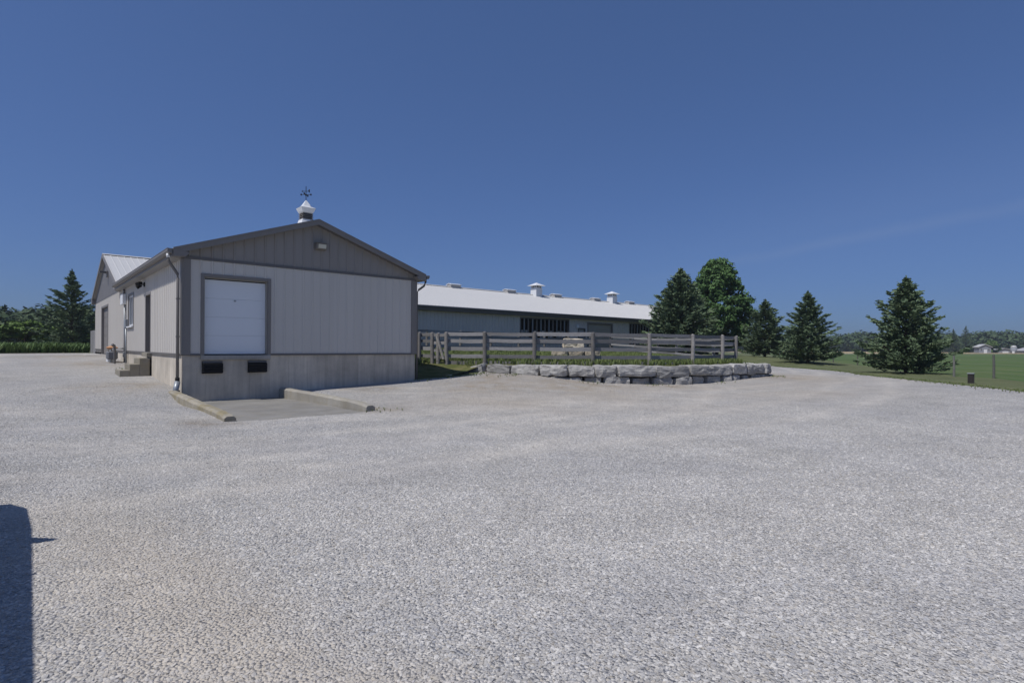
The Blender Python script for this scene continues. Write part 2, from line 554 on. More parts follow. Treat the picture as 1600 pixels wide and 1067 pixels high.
def sdf(poly, X, Y):
    """signed distance, negative inside"""
    X = np.asarray(X, float); Y = np.asarray(Y, float)
    best = np.full(X.shape, 1e9); inside = np.zeros(X.shape, bool)
    n = len(poly)
    for i in range(n):
        x0, y0 = poly[i]; x1, y1 = poly[(i + 1) % n]
        dx, dy = x1 - x0, y1 - y0
        t = np.clip(((X - x0) * dx + (Y - y0) * dy) / (dx * dx + dy * dy), 0, 1)
        best = np.minimum(best, np.hypot(X - x0 - t * dx, Y - y0 - t * dy))
        c = (y0 > Y) != (y1 > Y)
        with np.errstate(divide='ignore', invalid='ignore'):
            inside ^= c & (X < (x1 - x0) * (Y - y0) / (y1 - y0 if y1 != y0 else 1e-9) + x0)
    return np.where(inside, -best, best)


def axis(lo, hi, step, far):
    a = list(np.arange(lo, hi + 1e-6, step))
    s, x = step, a[-1]
    while x < far:
        s *= 1.13; x += s; a.append(x)
    s, x = step, a[0]
    b = []
    while x > -far:
        s *= 1.13; x -= s; b.append(x)
    return np.array(b[::-1] + a)


GX = axis(-8, 46, 0.3, 2200); GY = axis(-2, 40, 0.3, 2200)
XX, YY = np.meshgrid(GX, GY, indexing='ij')
gx, gy = XX.ravel(), YY.ravel()
gz = yard_h(gx, gy)
far = np.clip((np.hypot(gx - 20, gy - 15) - 40) / 60, 0, 1)
gz = gz * (1 - far) + far * np.where(gx - gy > 20, 0.3, np.where(gx - gy < -20, 1.0, 0.3 + 0.7 * (20 - (gx - gy)) / 40))
ni, nj = len(GX), len(GY)
idx = np.arange(ni * nj).reshape(ni, nj)
q = np.stack([idx[:-1, :-1], idx[1:, :-1], idx[1:, 1:], idx[:-1, 1:]], -1).reshape(-1, 4)
tris = np.concatenate([q[:, [0, 1, 2]], q[:, [0, 2, 3]]])
rag = np.array([noise.noise(Vector((x * 1.1, y * 1.1, 3))) + 0.5 * noise.noise(Vector((x * 2.7, y * 2.7, 9))) if (abs(x) < 70 and abs(y) < 70) else 0.0 for x, y in zip(gx, gy)])
s_pad = sdf(PAD, gx, gy); s_grav = sdf(GRAVEL, gx, gy) + 0.12 * rag; s_slab = sdf(SLAB, gx, gy)
s_field = sdf(FIELD, gx, gy); s_tan = sdf(TAN, gx, gy)


def clip_sheet(V, T, field):
    """keep the part of the triangle sheet where field > 0"""
    pos = field > 0
    cnt = pos[T].sum(1)
    keep = T[cnt == 3]
    cut = T[(cnt > 0) & (cnt < 3)]
    newv, newf, newt, cache = [], [field], [], {}
    base = len(V)
    extra_f = []
    def edge(a, b):
        k = (a, b) if a < b else (b, a)
        if k not in cache:
            t = field[a] / (field[a] - field[b])
            cache[k] = base + len(newv)
            newv.append(V[a] + (V[b] - V[a]) * t)
            extra_f.append((a, b, t))
        return cache[k]
    for tr in cut:
        poly = []
        for i in range(3):
            a, b = int(tr[i]), int(tr[(i + 1) % 3])
            if pos[a]: poly.append(a)
            if pos[a] != pos[b]: poly.append(edge(a, b))
        for i in range(1, len(poly) - 1):
            newt.append((poly[0], poly[i], poly[i + 1]))
    V2 = np.concatenate([V, np.array(newv).reshape(-1, 3)]) if newv else V
    T2 = np.concatenate([keep, np.array(newt, int).reshape(-1, 3)]) if newt else keep
    def carry(arr):
        if not extra_f: return arr
        e = np.array([arr[a] + (arr[b] - arr[a]) * t for a, b, t in extra_f])
        return np.concatenate([arr, e])
    return V2, T2, carry


def sheet(name, mat, fields, V=None, lift=0.0, attr=None):
    V = np.stack([gx, gy, gz], 1) if V is None else V
    T = tris
    fs = list(fields)
    at = attr
    while fs:
        V, T, carry = clip_sheet(V, T, fs[0])
        fs = [carry(f) for f in fs[1:]]
        if at is not None: at = carry(at)
    used, inv = np.unique(T, return_inverse=True)
    V = V[used].copy(); V[:, 2] += lift
    me = np_mesh(name, V, inv.reshape(-1, 3), smooth=True)
    if at is not None:
        a = me.attributes.new('pad_dist', 'FLOAT', 'POINT')
        a.data.foreach_set('value', np.ascontiguousarray(at[used], dtype=np.float32))
    return link_mesh(name, me, mat, kind='structure')


# --- ground materials
def gravel_material(stones):
    m, t, b = new_mat('limestone_gravel' if not stones else 'limestone_chips', 0.9, 0, 0.15)
    v = wpos(t)
    big = noisen(t, v, 0.35, 4, 0.55, 0.4)
    mid = noisen(t, v, 1.7, 4, 0.6)
    sep = t.nodes.new('ShaderNodeSeparateXYZ'); t.links.new(v, sep.inputs[0])
    # wheel tracks: packed, paler bands (two straight pairs along the left side, rings round the pen's corner)
    wob = mathn(t, 'MULTIPLY', mathn(t, 'SUBTRACT', noisen(t, v, 0.22, 2), 0.5), 2.4)
    xw = mathn(t, 'ADD', sep.outputs['X'], wob)
    track = None
    for c, w, amp in ((-1.0, 0.5, 0.9), (-2.9, 0.5, 0.8), (-4.6, 0.45, 0.8)):
        d = mathn(t, 'ABSOLUTE', mathn(t, 'SUBTRACT', xw, c))
        g = mathn(t, 'MULTIPLY', mathn(t, 'SUBTRACT', 1.0, mathn(t, 'DIVIDE', d, w), True), amp, True)
        track = g if track is None else mathn(t, 'MAXIMUM', track, g)
    # dusty strip beside the parked van
    x2 = mathn(t, 'ADD', sep.outputs['X'], mathn(t, 'MULTIPLY', wob, 0.22))
    x2 = mathn(t, 'ADD', x2, mathn(t, 'MULTIPLY', mathn(t, 'SUBTRACT', mid, 0.5), 0.9))
    x2 = mathn(t, 'ADD', x2, mathn(t, 'MULTIPLY', sep.outputs['Y'], 0.10))
    d = mathn(t, 'ABSOLUTE', mathn(t, 'SUBTRACT', x2, 1.15))
    dust = mathn(t, 'MULTIPLY', mathn(t, 'SUBTRACT', 1.25, mathn(t, 'DIVIDE', d, 0.62), True), ramp(t, sep.outputs['Y'], 8.5, 5.0))
    # wheel tracks that follow the stone wall
    if not stones:
        pd = nd(t, 'ShaderNodeAttribute', attribute_name='pad_dist')
        for r0, w, amp in ((2.3, .34, 1.0), (3.7, .38, 1.0), (5.6, .4, .7)):
            d = mathn(t, 'ABSOLUTE', mathn(t, 'SUBTRACT', mathn(t, 'ADD', pd.outputs['Fac'], mathn(t, 'MULTIPLY', wob, 0.25)), r0))
            track = mathn(t, 'MAXIMUM', track, mathn(t, 'MULTIPLY', mathn(t, 'SUBTRACT', 1.0, mathn(t, 'DIVIDE', d, w), True), amp, True))
    for cx, cy, r0, w, amp in ((5, 34, 25.5, 0.6, 0.9), (5, 34, 27.4, 0.6, 0.9), (9, 33, 21.5, 0.6, 0.8), (9, 33, 23.3, 0.6, 0.8), (16, 40, 33, .6, .8), (16, 40, 35, .6, .8), (13, 30, 19.0, .9, .8)):
        dx = mathn(t, 'SUBTRACT', sep.outputs['X'], cx); dy = mathn(t, 'SUBTRACT', sep.outputs['Y'], cy)
        rr = mathn(t, 'SQRT', mathn(t, 'ADD', mathn(t, 'MULTIPLY', dx, dx), mathn(t, 'MULTIPLY', dy, dy)))
        d = mathn(t, 'ABSOLUTE', mathn(t, 'SUBTRACT', mathn(t, 'ADD', rr, mathn(t, 'MULTIPLY', wob, 0.4)), r0))
        g = mathn(t, 'MULTIPLY', mathn(t, 'SUBTRACT', 1.0, mathn(t, 'DIVIDE', d, w), True), amp, True)
        track = mathn(t, 'MAXIMUM', track, g)
    track = mathn(t, 'MULTIPLY', track, mathn(t, 'ADD', 0.20, mathn(t, 'MULTIPLY', mid, 1.0)), True)
    if stones:
        oi = t.nodes.new('ShaderNodeObjectInfo')
        rnd = oi.outputs['Random']
        wn = nd(t, 'ShaderNodeTexWhiteNoise', noise_dimensions='1D'); t.links.new(mathn(t, 'MULTIPLY', rnd, 91.7), wn.inputs['W'])
        hue = wn.outputs['Value']
    else:
        vo = nd(t, 'ShaderNodeTexVoronoi', Scale=48.0); t.links.new(v, vo.inputs['Vector'])
        sc = t.nodes.new('ShaderNodeSeparateColor'); t.links.new(vo.outputs['Color'], sc.inputs[0])
        rnd, hue = sc.outputs[0], sc.outputs[1]
    base = mixc(t, rnd, (0.335, 0.325, 0.311), (0.635, 0.612, 0.575))
    base = mixc(t, mathn(t, 'MULTIPLY', ramp(t, hue, 0.72, 1.0), 0.65), base, (0.37, 0.33, 0.27))
    base = mixc(t, mathn(t, 'MULTIPLY', ramp(t, hue, 0.30, 0.0), 0.75), base, (0.300, 0.305, 0.325))
    # fines between the chips, warmer where packed
    base = mixc(t, mathn(t, 'MULTIPLY', track, 0.72 if stones else 0.92), base, (0.585, 0.548, 0.495))
    cool = mathn(t, 'MULTIPLY', ramp(t, big, 0.45, 0.65), 0.25)
    base = mixc(t, cool, base, (0.325, 0.330, 0.355))
    base = mixc(t, mathn(t, 'MULTIPLY', dust, 0.50 if stones else 0.9, True), base, (0.50, 0.455, 0.395))
    beige = None
    for cx, cy, rad in ((15.5, 12.0, 7.5), (21, 9.5, 6.5), (11, 12.5, 5.0), (27, 9.5, 5)):
        dx = mathn(t, 'SUBTRACT', sep.outputs['X'], cx); dy = mathn(t, 'SUBTRACT', sep.outputs['Y'], cy)
        rr = mathn(t, 'SQRT', mathn(t, 'ADD', mathn(t, 'MULTIPLY', dx, dx), mathn(t, 'MULTIPLY', dy, dy)))
        g = mathn(t, 'SUBTRACT', 1.0, mathn(t, 'DIVIDE', rr, rad), True)
        beige = g if beige is None else mathn(t, 'MAXIMUM', beige, g)
    base = mixc(t, mathn(t, 'MULTIPLY', mathn(t, 'MULTIPLY', beige, ramp(t, big, 0.25, 0.65)), 0.9, True), base, (0.50, 0.445, 0.37))
    soil = None
    for cx, cy, rad in ((2.5, 20.0, 2.2), (2.8, 29.5, 3.2), (1.8, 36.0, 3.5), (14.2, 16.9, 2.2), (16.8, 13.6, 2.0), (19.5, 12.3, 2.0), (26.8, 10.8, 2.4), (9.0, 17.4, 1.6), (15.2, 13.8, 3.6), (12.6, 15.6, 3.0), (7.0, 13.2, 1.1), (3.0, 13.0, .9), (0.3, 45, 3.0)):
        dx = mathn(t, 'SUBTRACT', sep.outputs['X'], cx); dy = mathn(t, 'SUBTRACT', sep.outputs['Y'], cy)
        rr = mathn(t, 'SQRT', mathn(t, 'ADD', mathn(t, 'MULTIPLY', dx, dx), mathn(t, 'MULTIPLY', dy, dy)))
        g = mathn(t, 'SUBTRACT', 1.0, mathn(t, 'DIVIDE', rr, rad), True)
        soil = g if soil is None else mathn(t, 'MAXIMUM', soil, g)
    soil = mathn(t, 'MULTIPLY', mathn(t, 'MULTIPLY', soil, ramp(t, mid, 0.34, 0.62)), 0.80, True)
    base = mixc(t, soil, base, (0.315, 0.255, 0.18))
    hs = nd(t, 'ShaderNodeHueSaturation'); t.links.new(base, hs.inputs['Color'])
    val = mathn(t, 'ADD', mathn(t, 'ADD', mathn(t, 'MULTIPLY', mathn(t, 'SUBTRACT', mid, 0.5), 0.34), mathn(t, 'MULTIPLY', mathn(t, 'SUBTRACT', noisen(t, v, 0.6, 3, 0.5, 0.8), 0.5), 0.35)), 1.0)
    if not stones:
        n9 = noisen(t, v, 9.0, 4, 0.7)
        val = mathn(t, 'MULTIPLY', val, mathn(t, 'ADD', mathn(t, 'MULTIPLY', mathn(t, 'SUBTRACT', n9, 0.5), 0.40), 1.06))
    t.links.new(val, hs.inputs['Value'])
    t.links.new(hs.outputs['Color'], b.inputs['Base Color'])
    if not stones:
        vd = nd(t, 'ShaderNodeTexVoronoi', Scale=48.0); t.links.new(v, vd.inputs['Vector'])
        hgt = mathn(t, 'SUBTRACT', mathn(t, 'MULTIPLY', rnd, 0.6), vd.outputs['Distance'])
        bumpn(t, b, hgt, 0.9, 0.03)
    return m


def turf_material(name, greens, dry, dry_amt, scale=0.5, fine=30, bump=0.6):
    m, t, b = new_mat(name, 0.95, 0, 0.1)
    v = wpos(t)
    n1 = noisen(t, v, scale, 5, 0.6)
    n2 = noisen(t, v, fine, 4, 0.75)
    n3 = noisen(t, v, scale * 4, 5, 0.65)
    o = mixc(t, n2, greens[0], greens[1])
    o = mixc(t, mathn(t, 'MULTIPLY', ramp(t, n3, 0.42, 0.68), dry_amt), o, dry)
    hs = nd(t, 'ShaderNodeHueSaturation'); t.links.new(o, hs.inputs['Color'])
    t.links.new(mathn(t, 'ADD', mathn(t, 'MULTIPLY', mathn(t, 'SUBTRACT', n1, 0.5), 0.6), 1.0), hs.inputs['Value'])
    t.links.new(hs.outputs['Color'], b.inputs['Base Color'])
    bumpn(t, b, n2, bump, 0.06)
    return m


gravel_m = gravel_material(False)
chips_m = gravel_material(True)
lawn_m = turf_material('mown_lawn', ((0.082, 0.104, 0.046), (0.142, 0.160, 0.084)), (0.185, 0.170, 0.105), 0.40)
pad_m = turf_material('paddock_turf', ((0.055, 0.075, 0.020), (0.12, 0.135, 0.045)), (0.20, 0.17, 0.09), 0.7)
field_m = turf_material('green_crop', ((0.056, 0.100, 0.034), (0.095, 0.145, 0.054)), (0.14, 0.15, 0.065), 0.5, 0.06, 4)
tan_m = turf_material('ripe_wheat', ((0.30, 0.24, 0.14), (0.42, 0.34, 0.21)), (0.24, 0.2, 0.12), 0.3, 0.05, 4)

# sheets
dcam = np.hypot(gx, gy)
band = np.clip(1.3 - np.abs(gx + .1 * gy - 1.15) / 0.7, 0, 1) * np.clip((8.5 - gy) / 3, 0, 1) * (0.55 + 0.45 * np.sin(gy * 1.9 + gx * 2.0))
dens = (1 - 0.5 * band) * np.interp(dcam, [0, 1.2, 5, 8, 12, 17, 25], [0.9, 1.0, 0.9, 0.62, 0.36, 0.16, 0.0])
sheet('gravel_yard', gravel_m, [-s_grav, s_slab, s_pad + 0.35], attr=s_pad)
sheet('lawn', lawn_m, [s_grav + 0.0, s_field, s_pad + 0.15, s_tan])
sheet('green_field', field_m, [-s_field])
sheet('wheat_field', tan_m, [-s_tan], lift=0.05)
padV = np.stack([gx, gy, pad_h(gx, gy)], 1)
sheet('paddock_ground', pad_m, [-s_pad], V=padV, lift=0.008)
# packed earth behind the stone wall (its cut face shows between the stones)
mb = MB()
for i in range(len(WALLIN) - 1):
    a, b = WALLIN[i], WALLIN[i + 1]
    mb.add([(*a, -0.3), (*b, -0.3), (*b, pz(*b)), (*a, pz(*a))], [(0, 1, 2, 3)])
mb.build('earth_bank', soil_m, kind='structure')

# concrete slab in front of the dock
mb = MB()
mb.box(3.36, 6.44, 13.45, 18.385, -0.3, -0.005)
mb.hexa([(3.36, 13.45, -0.3), (3.36, 13.0, -0.3), (6.6, 12.9, -0.3), (6.44, 13.45, -0.3), (3.36, 13.45, -0.005), (3.36, 13.0, -0.015), (6.6, 12.9, -0.015), (6.44, 13.45, -0.005)])
mb.build('dock_slab', slab_m, kind='structure')

# loose limestone chips: instanced on the near yard
def gravel_chips():
    T = tris
    near = dens > 0.005
    V = np.stack([gx, gy, gz], 1)
    ang = (gx * fwd.x + gy * fwd.y) / np.maximum(dcam, 1e-6)
    d2 = dens * np.where((ang > 0.60) | (dcam < 2.5), 1, 0) * (dcam > 1.0)
    d2 = np.where((s_grav < -0.05) & (s_slab > 0.15) & (s_pad > 0.5), d2, 0)
    d2 = np.where((gx > 3.3) & (gx < 11.5) & (gy > 18.2), 0, d2)
    T = T[(d2[T] > 0).any(1)]
    used, inv = np.unique(T, return_inverse=True)
    me = np_mesh('loose_gravel', V[used], inv.reshape(-1, 3))
    a = me.attributes.new('density', 'FLOAT', 'POINT')
    a.data.foreach_set('value', np.ascontiguousarray(d2[used], dtype=np.float32))
    o = link_mesh('loose_gravel', me, chips_m, kind='stuff')
    tag(o, 'loose pale grey limestone chips covering the yard', 'gravel')
    ng = bpy.data.node_groups.new('scatter_chips', 'GeometryNodeTree')
    ng.interface.new_socket('Geometry', in_out='INPUT', socket_type='NodeSocketGeometry')
    ng.interface.new_socket('Geometry', in_out='OUTPUT', socket_type='NodeSocketGeometry')
    N, L = ng.nodes, ng.links
    gi = N.new('NodeGroupInput'); go = N.new('NodeGroupOutput')
    at = N.new('GeometryNodeInputNamedAttribute'); at.data_type = 'FLOAT'; at.inputs['Name'].default_value = 'density'
    mul = N.new('ShaderNodeMath'); mul.operation = 'MULTIPLY'; mul.inputs[1].default_value = 4200
    L.new(at.outputs['Attribute'], mul.inputs[0])
    dp = N.new('GeometryNodeDistributePointsOnFaces'); dp.distribute_method = 'RANDOM'
    L.new(gi.outputs[0], dp.inputs['Mesh']); L.new(mul.outputs[0], dp.inputs['Density'])
    g2i = N.new('GeometryNodeGeometryToInstance')
    for k in range(5):
        ico = N.new('GeometryNodeMeshIcoSphere'); ico.inputs['Radius'].default_value = 1.0; ico.inputs['Subdivisions'].default_value = 2
        no = N.new('ShaderNodeTexNoise'); no.inputs['Scale'].default_value = 0.95; no.inputs['Detail'].default_value = 1.0
        ps = N.new('GeometryNodeInputPosition')
        ad = N.new('ShaderNodeVectorMath'); ad.operation = 'ADD'; ad.inputs[1].default_value = (k * 7.3, k * 3.1, k * 5.7)
        L.new(ps.outputs[0], ad.inputs[0]); L.new(ad.outputs[0], no.inputs['Vector'])
        sb = N.new('ShaderNodeVectorMath'); sb.operation = 'SUBTRACT'; sb.inputs[1].default_value = (0.5, 0.5, 0.5)
        L.new(no.outputs['Color'], sb.inputs[0])
        sc = N.new('ShaderNodeVectorMath'); sc.operation = 'SCALE'; sc.inputs['Scale'].default_value = 1.7
        L.new(sb.outputs[0], sc.inputs[0])
        sp = N.new('GeometryNodeSetPosition')
        L.new(ico.outputs['Mesh'], sp.inputs['Geometry']); L.new(sc.outputs[0], sp.inputs['Offset'])
        tr = N.new('GeometryNodeTransform')
        tr.inputs['Scale'].default_value = [(1, .75, .36), (1.15, .7, .32), (.9, .85, .38), (1.3, .65, .34), (.95, .7, .46)][k]
        L.new(sp.outputs[0], tr.inputs['Geometry'])
        sm = N.new('GeometryNodeSetMaterial'); sm.inputs['Material'].default_value = chips_m
        L.new(tr.outputs[0], sm.inputs['Geometry'])
        L.new(sm.outputs[0], g2i.inputs[0])
    rv = N.new('FunctionNodeRandomValue'); rv.data_type = 'FLOAT_VECTOR'
    rv.inputs[0].default_value = (-0.28, -0.28, 0); rv.inputs[1].default_value = (0.28, 0.28, 6.283)
    rs = N.new('FunctionNodeRandomValue'); rs.data_type = 'FLOAT'
    rs.inputs[2].default_value = 0.0; rs.inputs[3].default_value = 1.0; rs.inputs['Seed'].default_value = 5
    pw = N.new('ShaderNodeMath'); pw.operation = 'POWER'; pw.inputs[1].default_value = 3.0
    L.new(rs.outputs[1], pw.inputs[0])
    mr = N.new('ShaderNodeMapRange'); mr.inputs['To Min'].default_value = 0.0050; mr.inputs['To Max'].default_value = 0.0165
    L.new(pw.outputs[0], mr.inputs['Value'])
    ip = N.new('GeometryNodeInstanceOnPoints'); ip.inputs['Pick Instance'].default_value = True
    L.new(dp.outputs['Points'], ip.inputs['Points']); L.new(g2i.outputs[0], ip.inputs['Instance'])
    L.new(rv.outputs[0], ip.inputs['Rotation']); L.new(mr.outputs[0], ip.inputs['Scale'])
    L.new(ip.outputs[0], go.inputs[0])
    md = o.modifiers.new('scatter', 'NODES'); md.node_group = ng


gravel_chips()

# ------------------------------------------------------------------ buildings: helpers
PITCH = 0.3048


class Wall:
    """a vertical wall frame: origin O, unit u along it, n outwards (both horizontal)"""

    def __init__(self, O, u, n):
        self.O, self.u, self.n = Vector((*O, 0)), Vector((*u, 0)), Vector((*n, 0))

    def p(self, U, N, z): return self.O + self.u * U + self.n * N + Vector((0, 0, z))

    def box(self, mb, U0, U1, N0, N1, z0, z1):
        return mb.hexa([self.p(U0, N0, z0), self.p(U1, N0, z0), self.p(U1, N1, z0), self.p(U0, N1, z0), self.p(U0, N0, z1), self.p(U1, N0, z1), self.p(U1, N1, z1), self.p(U0, N1, z1)])


def ribbed(w, mb, U0, U1, zb, zt, n0=0.02, rib=0.028):
    """steel sheet with a trapezoid rib every PITCH; zb, zt are functions of U"""
    us = [U0]
    k = math.floor(U0 / PITCH) - 1
    prof = []
    while k * PITCH < U1 + PITCH:
        c = k * PITCH + PITCH / 2
        for du, h in ((-0.034, 0), (-0.014, 1), (0.014, 1), (0.034, 0)):
            prof.append((c + du, h))
        k += 1
    pts = [(U0, None)] + [p for p in prof if U0 + 1e-4 < p[0] < U1 - 1e-4] + [(U1, None)]
    def hh(U):
        c = (math.floor(U / PITCH) + 0.5) * PITCH
        d = abs(U - c)
        return 1 if d < 0.014 else max(0, (0.034 - d) / 0.02) if d < 0.034 else 0
    vs, fs = [], []
    for U, h in pts:
        h = hh(U) if h is None else h
        vs.append(w.p(U, n0 + rib * h, zb(U))); vs.append(w.p(U, n0 + rib * h, zt(U)))
    for i in range(len(pts) - 1):
        fs.append((2 * i, 2 * i + 2, 2 * i + 3, 2 * i + 1))
    # thin returned edges so that the sheet has a thickness
    m = len(vs)
    vs += [w.p(U0, 0, zb(U0)), w.p(U1, 0, zb(U1)), w.p(U1, 0, zt(U1)), w.p(U0, 0, zt(U0))]
    e = 2 * (len(pts) - 1)
    fs += [(m, 0, 1, m + 3), (e, m + 1, m + 2, e + 1)]
    return mb.add(vs, fs)


def clad(w, parent, U0, U1, zb, zt, openings, mat, name='siding_panel', sheet_w=0.9144):
    """siding sheets one by one, cut round openings (u0, u1, z0, z1)"""
    k0 = math.floor(U0 / sheet_w)
    U = U0
    while U < U1 - 1e-4:
        k0 += 1
        E = min(k0 * sheet_w, U1)
        cuts = [U] + sorted(c for o in openings for c in o[:2] if U + .01 < c < E - .01) + [E]
        for a, b in zip(cuts[:-1], cuts[1:]):
            mid = (a + b) / 2
            segs = [(zb, zt)]
            for o in openings:
                if o[0] < mid < o[1]:
                    ns = []
                    for lo, hi in segs:
                        if o[2] > lo(mid) + .02: ns.append((lo, lambda x, z=o[2]: z))
                        if o[3] < hi(mid) - .02: ns.append((lambda x, z=o[3]: z, hi))
                    segs = ns
            for lo, hi in segs:
                mb = MB(); ribbed(w, mb, a + .001, b - .001, lo, hi)
                mb.build(name, mat, parent)
        U = E


def core(w, parent, U0, U1, z0, z1, openings, mat, thick=0.16, name='wall_core', n1=0.0):
    """structural wall behind the sheets with real openings"""
    us = sorted({U0, U1} | {min(max(c, U0), U1) for o in openings for c in o[:2]})
    mb = MB()
    for a, b in zip(us[:-1], us[1:]):
        if b - a < 1e-4: continue
        mid = (a + b) / 2
        spans = [(z0, z1)]
        for o in openings:
            if o[0] <= mid <= o[1]:
                ns = []
                for lo, hi in spans:
                    if o[2] > lo + 1e-3: ns.append((lo, min(o[2], hi)))
                    if o[3] < hi - 1e-3: ns.append((max(o[3], lo), hi))
                spans = ns
        for lo, hi in spans:
            w.box(mb, a, b, -thick, n1, lo, hi)
    return mb.build(name, mat, parent)


def frame(w, mb, U0, U1, z0, z1, t, n0, n1, bottom=True):
    w.box(mb, U0, U0 + t, n0, n1, z0, z1); w.box(mb, U1 - t, U1, n0, n1, z0, z1)
    w.box(mb, U0 + t, U1 - t, n0, n1 - .002, z1 - t, z1)
    if bottom: w.box(mb, U0 + t, U1 - t, n0, n1 - .002, z0, z0 + t)
    return mb


# ------------------------------------------------------------------ the dock building
FX0, FX1, FY0, FYB = 3.50, 11.33, 18.38, 31.95
XM = (FX0 + FX1) / 2
ZS, ZE, ZP, SL = 1.385, 4.22, 5.87, 0.347
def annex_top(x): return ZP - SL * abs(x - XM)

dock = empty('dock_building', (FX0, FY0, 0), 'light grey steel clad building with a raised white loading dock door and charcoal gable', 'building')
wf = Wall((FX0, FY0), (1, 0), (0, -1))       # front
wl = Wall((FX0, FY0), (0, 1), (-1, 0))       # left
wr = Wall((FX1, FY0), (0, 1), (1, 0))        # right
W, D = FX1 - FX0, FYB - FY0

# foundation, poured in form panels with open joints
def foundation(w, U0, U1, z0, step=0.61, skip=None):
    mb = MB(); w.box(mb, U0 + .02, U1 - .02, -0.30, -0.012, z0, ZS - .02); mb.build('footing_wall', concrete_m, dock if skip is None else skip)
    U = U0
    while U < U1 - .05:
        E = min(U + step, U1)
        mb = MB(); w.box(mb, U + .002, E - .002, -0.010, 0.0, z0, ZS - .022)
        mb.build('foundation_panel', concrete_m, dock if skip is None else skip)
        U = E


foundation(wf, 0.0, W, -0.35)
foundation(wl, 0.011, D, -0.1)
foundation(wr, 0.011, D, 0.0)

DO = (0.45, 2.46, ZS - .05, 3.80)            # dock door opening incl. frame (U0, U1, z0, z1)
core(wf, dock, 0.16, W - .16, ZS - .01, ZE, [(DO[0] + .07, DO[1] - .07, 0, DO[3] - .06)], siding_m)
clad(wf, dock, 0.0, W, lambda u: ZS + .02, lambda u: ZE - .03, [(DO[0], DO[1], DO[2], DO[3])], siding_m)
# gable
mb = MB()
mb.prism([(FX0 + .05, FY0 + .001, ZE), (FX1 - .05, FY0 + .001, ZE), (FX1 - .05, FY0 + .001, annex_top(FX1) - .16), (XM, FY0 + .001, ZP - .16), (FX0 + .05, FY0 + .001, annex_top(FX0) - .16)], (0, .15, 0))
mb.build('gable_core', gable_m, dock)
clad(wf, dock, 0.0, W, lambda u: ZE + .045, lambda u: annex_top(FX0 + u) - .13, [(XM - FX0, XM - FX0, 9, 9)], gable_m, 'gable_panel')
# belt trim and base trim, corners
mb = MB(); wf.box(mb, 0.0, W, 0.0, 0.052, ZE - .035, ZE + .05); mb.build('gable_trim', trim_m, dock)
mb = MB(); wf.box(mb, 0.18, DO[0] - .0, 0, 0.05, ZS - .03, ZS + .03); wf.box(mb, DO[1], W - .18, 0, 0.05, ZS - .03, ZS + .03); mb.build('base_trim', trim_m, dock)
mb = MB(); wl.box(mb, 0.14, D, 0, 0.05, ZS - .03, ZS + .03); mb.build('base_trim', trim_m, dock)
mb = MB(); wr.box(mb, 0.14, D, 0, 0.05, ZS - .03, ZS + .03); mb.build('base_trim', trim_m, dock)
for x, s in ((FX0, 1), (FX1, -1)):
    mb = MB()
    mb.box(min(x, x + s * .19), max(x, x + s * .19), FY0 - .055, FY0 - .001, ZS - .01, ZE - .036)
    mb.box(min(x - s * .055, x - s * .001), max(x - s * .055, x - s * .001), FY0 - .055, FY0 + .10, ZS - .01, ZE - .036)
    mb.build('corner_trim', trim2_m, dock, bevel=.004)
# left and right walls
MD = (5.02, 6.20, ZS - .02, 3.58)            # man door
WN = (9.10, 10.70, 2.38, 3.86)               # window
core(wl, dock, 0.16, D, ZS - .01, ZE, [(MD[0] + .06, MD[1] - .06, 0, MD[3] - .06), (WN[0] + .05, WN[1] - .05, WN[2] + .05, WN[3] - .05)], siding_m)
clad(wl, dock, 0.0, D, lambda u: ZS + .02, lambda u: ZE + .12, [MD, WN], siding_m)
core(wr, dock, 0.16, D, ZS - .01, ZE, [], siding_m)
clad(wr, dock, 0.0, D, lambda u: ZS + .02, lambda u: ZE + .12, [], siding_m)

# dock door: frame, five sections, sill, bumpers
mb = MB(); frame(wf, mb, DO[0], DO[1], DO[2] + .03, DO[3], .095, -.12, .06, bottom=False)
fr = mb.build('door_frame', trim2_m, dock, bevel=.004)
mb = MB(); wf.box(mb, DO[0] + .095, DO[0] + .125, -.12, -.02, ZS, DO[3] - .10); wf.box(mb, DO[1] - .125, DO[1] - .095, -.12, -.02, ZS, DO[3] - .10); wf.box(mb, DO[0] + .125, DO[1] - .125, -.12, -.02, DO[3] - .125, DO[3] - .10)
mb.build('weather_seal', beige_door_m, fr)
od = MB(); wf.box(od, DO[0] + .126, DO[1] - .126, -.20, -.15, ZS - .005, DO[3] - .12)
od = od.build('overhead_door', dark_m, dock)
dz0, dz1 = ZS + .015, DO[3] - .155
nsec = 4
for i in range(nsec):
    a = dz0 + (dz1 - dz0) * i / nsec; b = dz0 + (dz1 - dz0) * (i + 1) / nsec
    mb = MB(); wf.box(mb, DO[0] + .13, DO[1] - .13, -.149, -.095, a + .0015, b - .0015)
    mb.build('door_section', door_m, od, bevel=.003)
mb = MB(); wf.box(mb, 1.40, 1.46, -.095, -.075, dz0 + (dz1 - dz0) * .72, dz0 + (dz1 - dz0) * .74); mb.build('lock_plate', grey_metal_m, od)
mb = MB(); wf.box(mb, DO[0] + .01, DO[1] + .0, 0.001, .07, ZS - .155, ZS - .02)
mb.build('dock_sill', make_concrete('pale_concrete_sill', (0.36, 0.34, 0.31)), dock, bevel=.01)
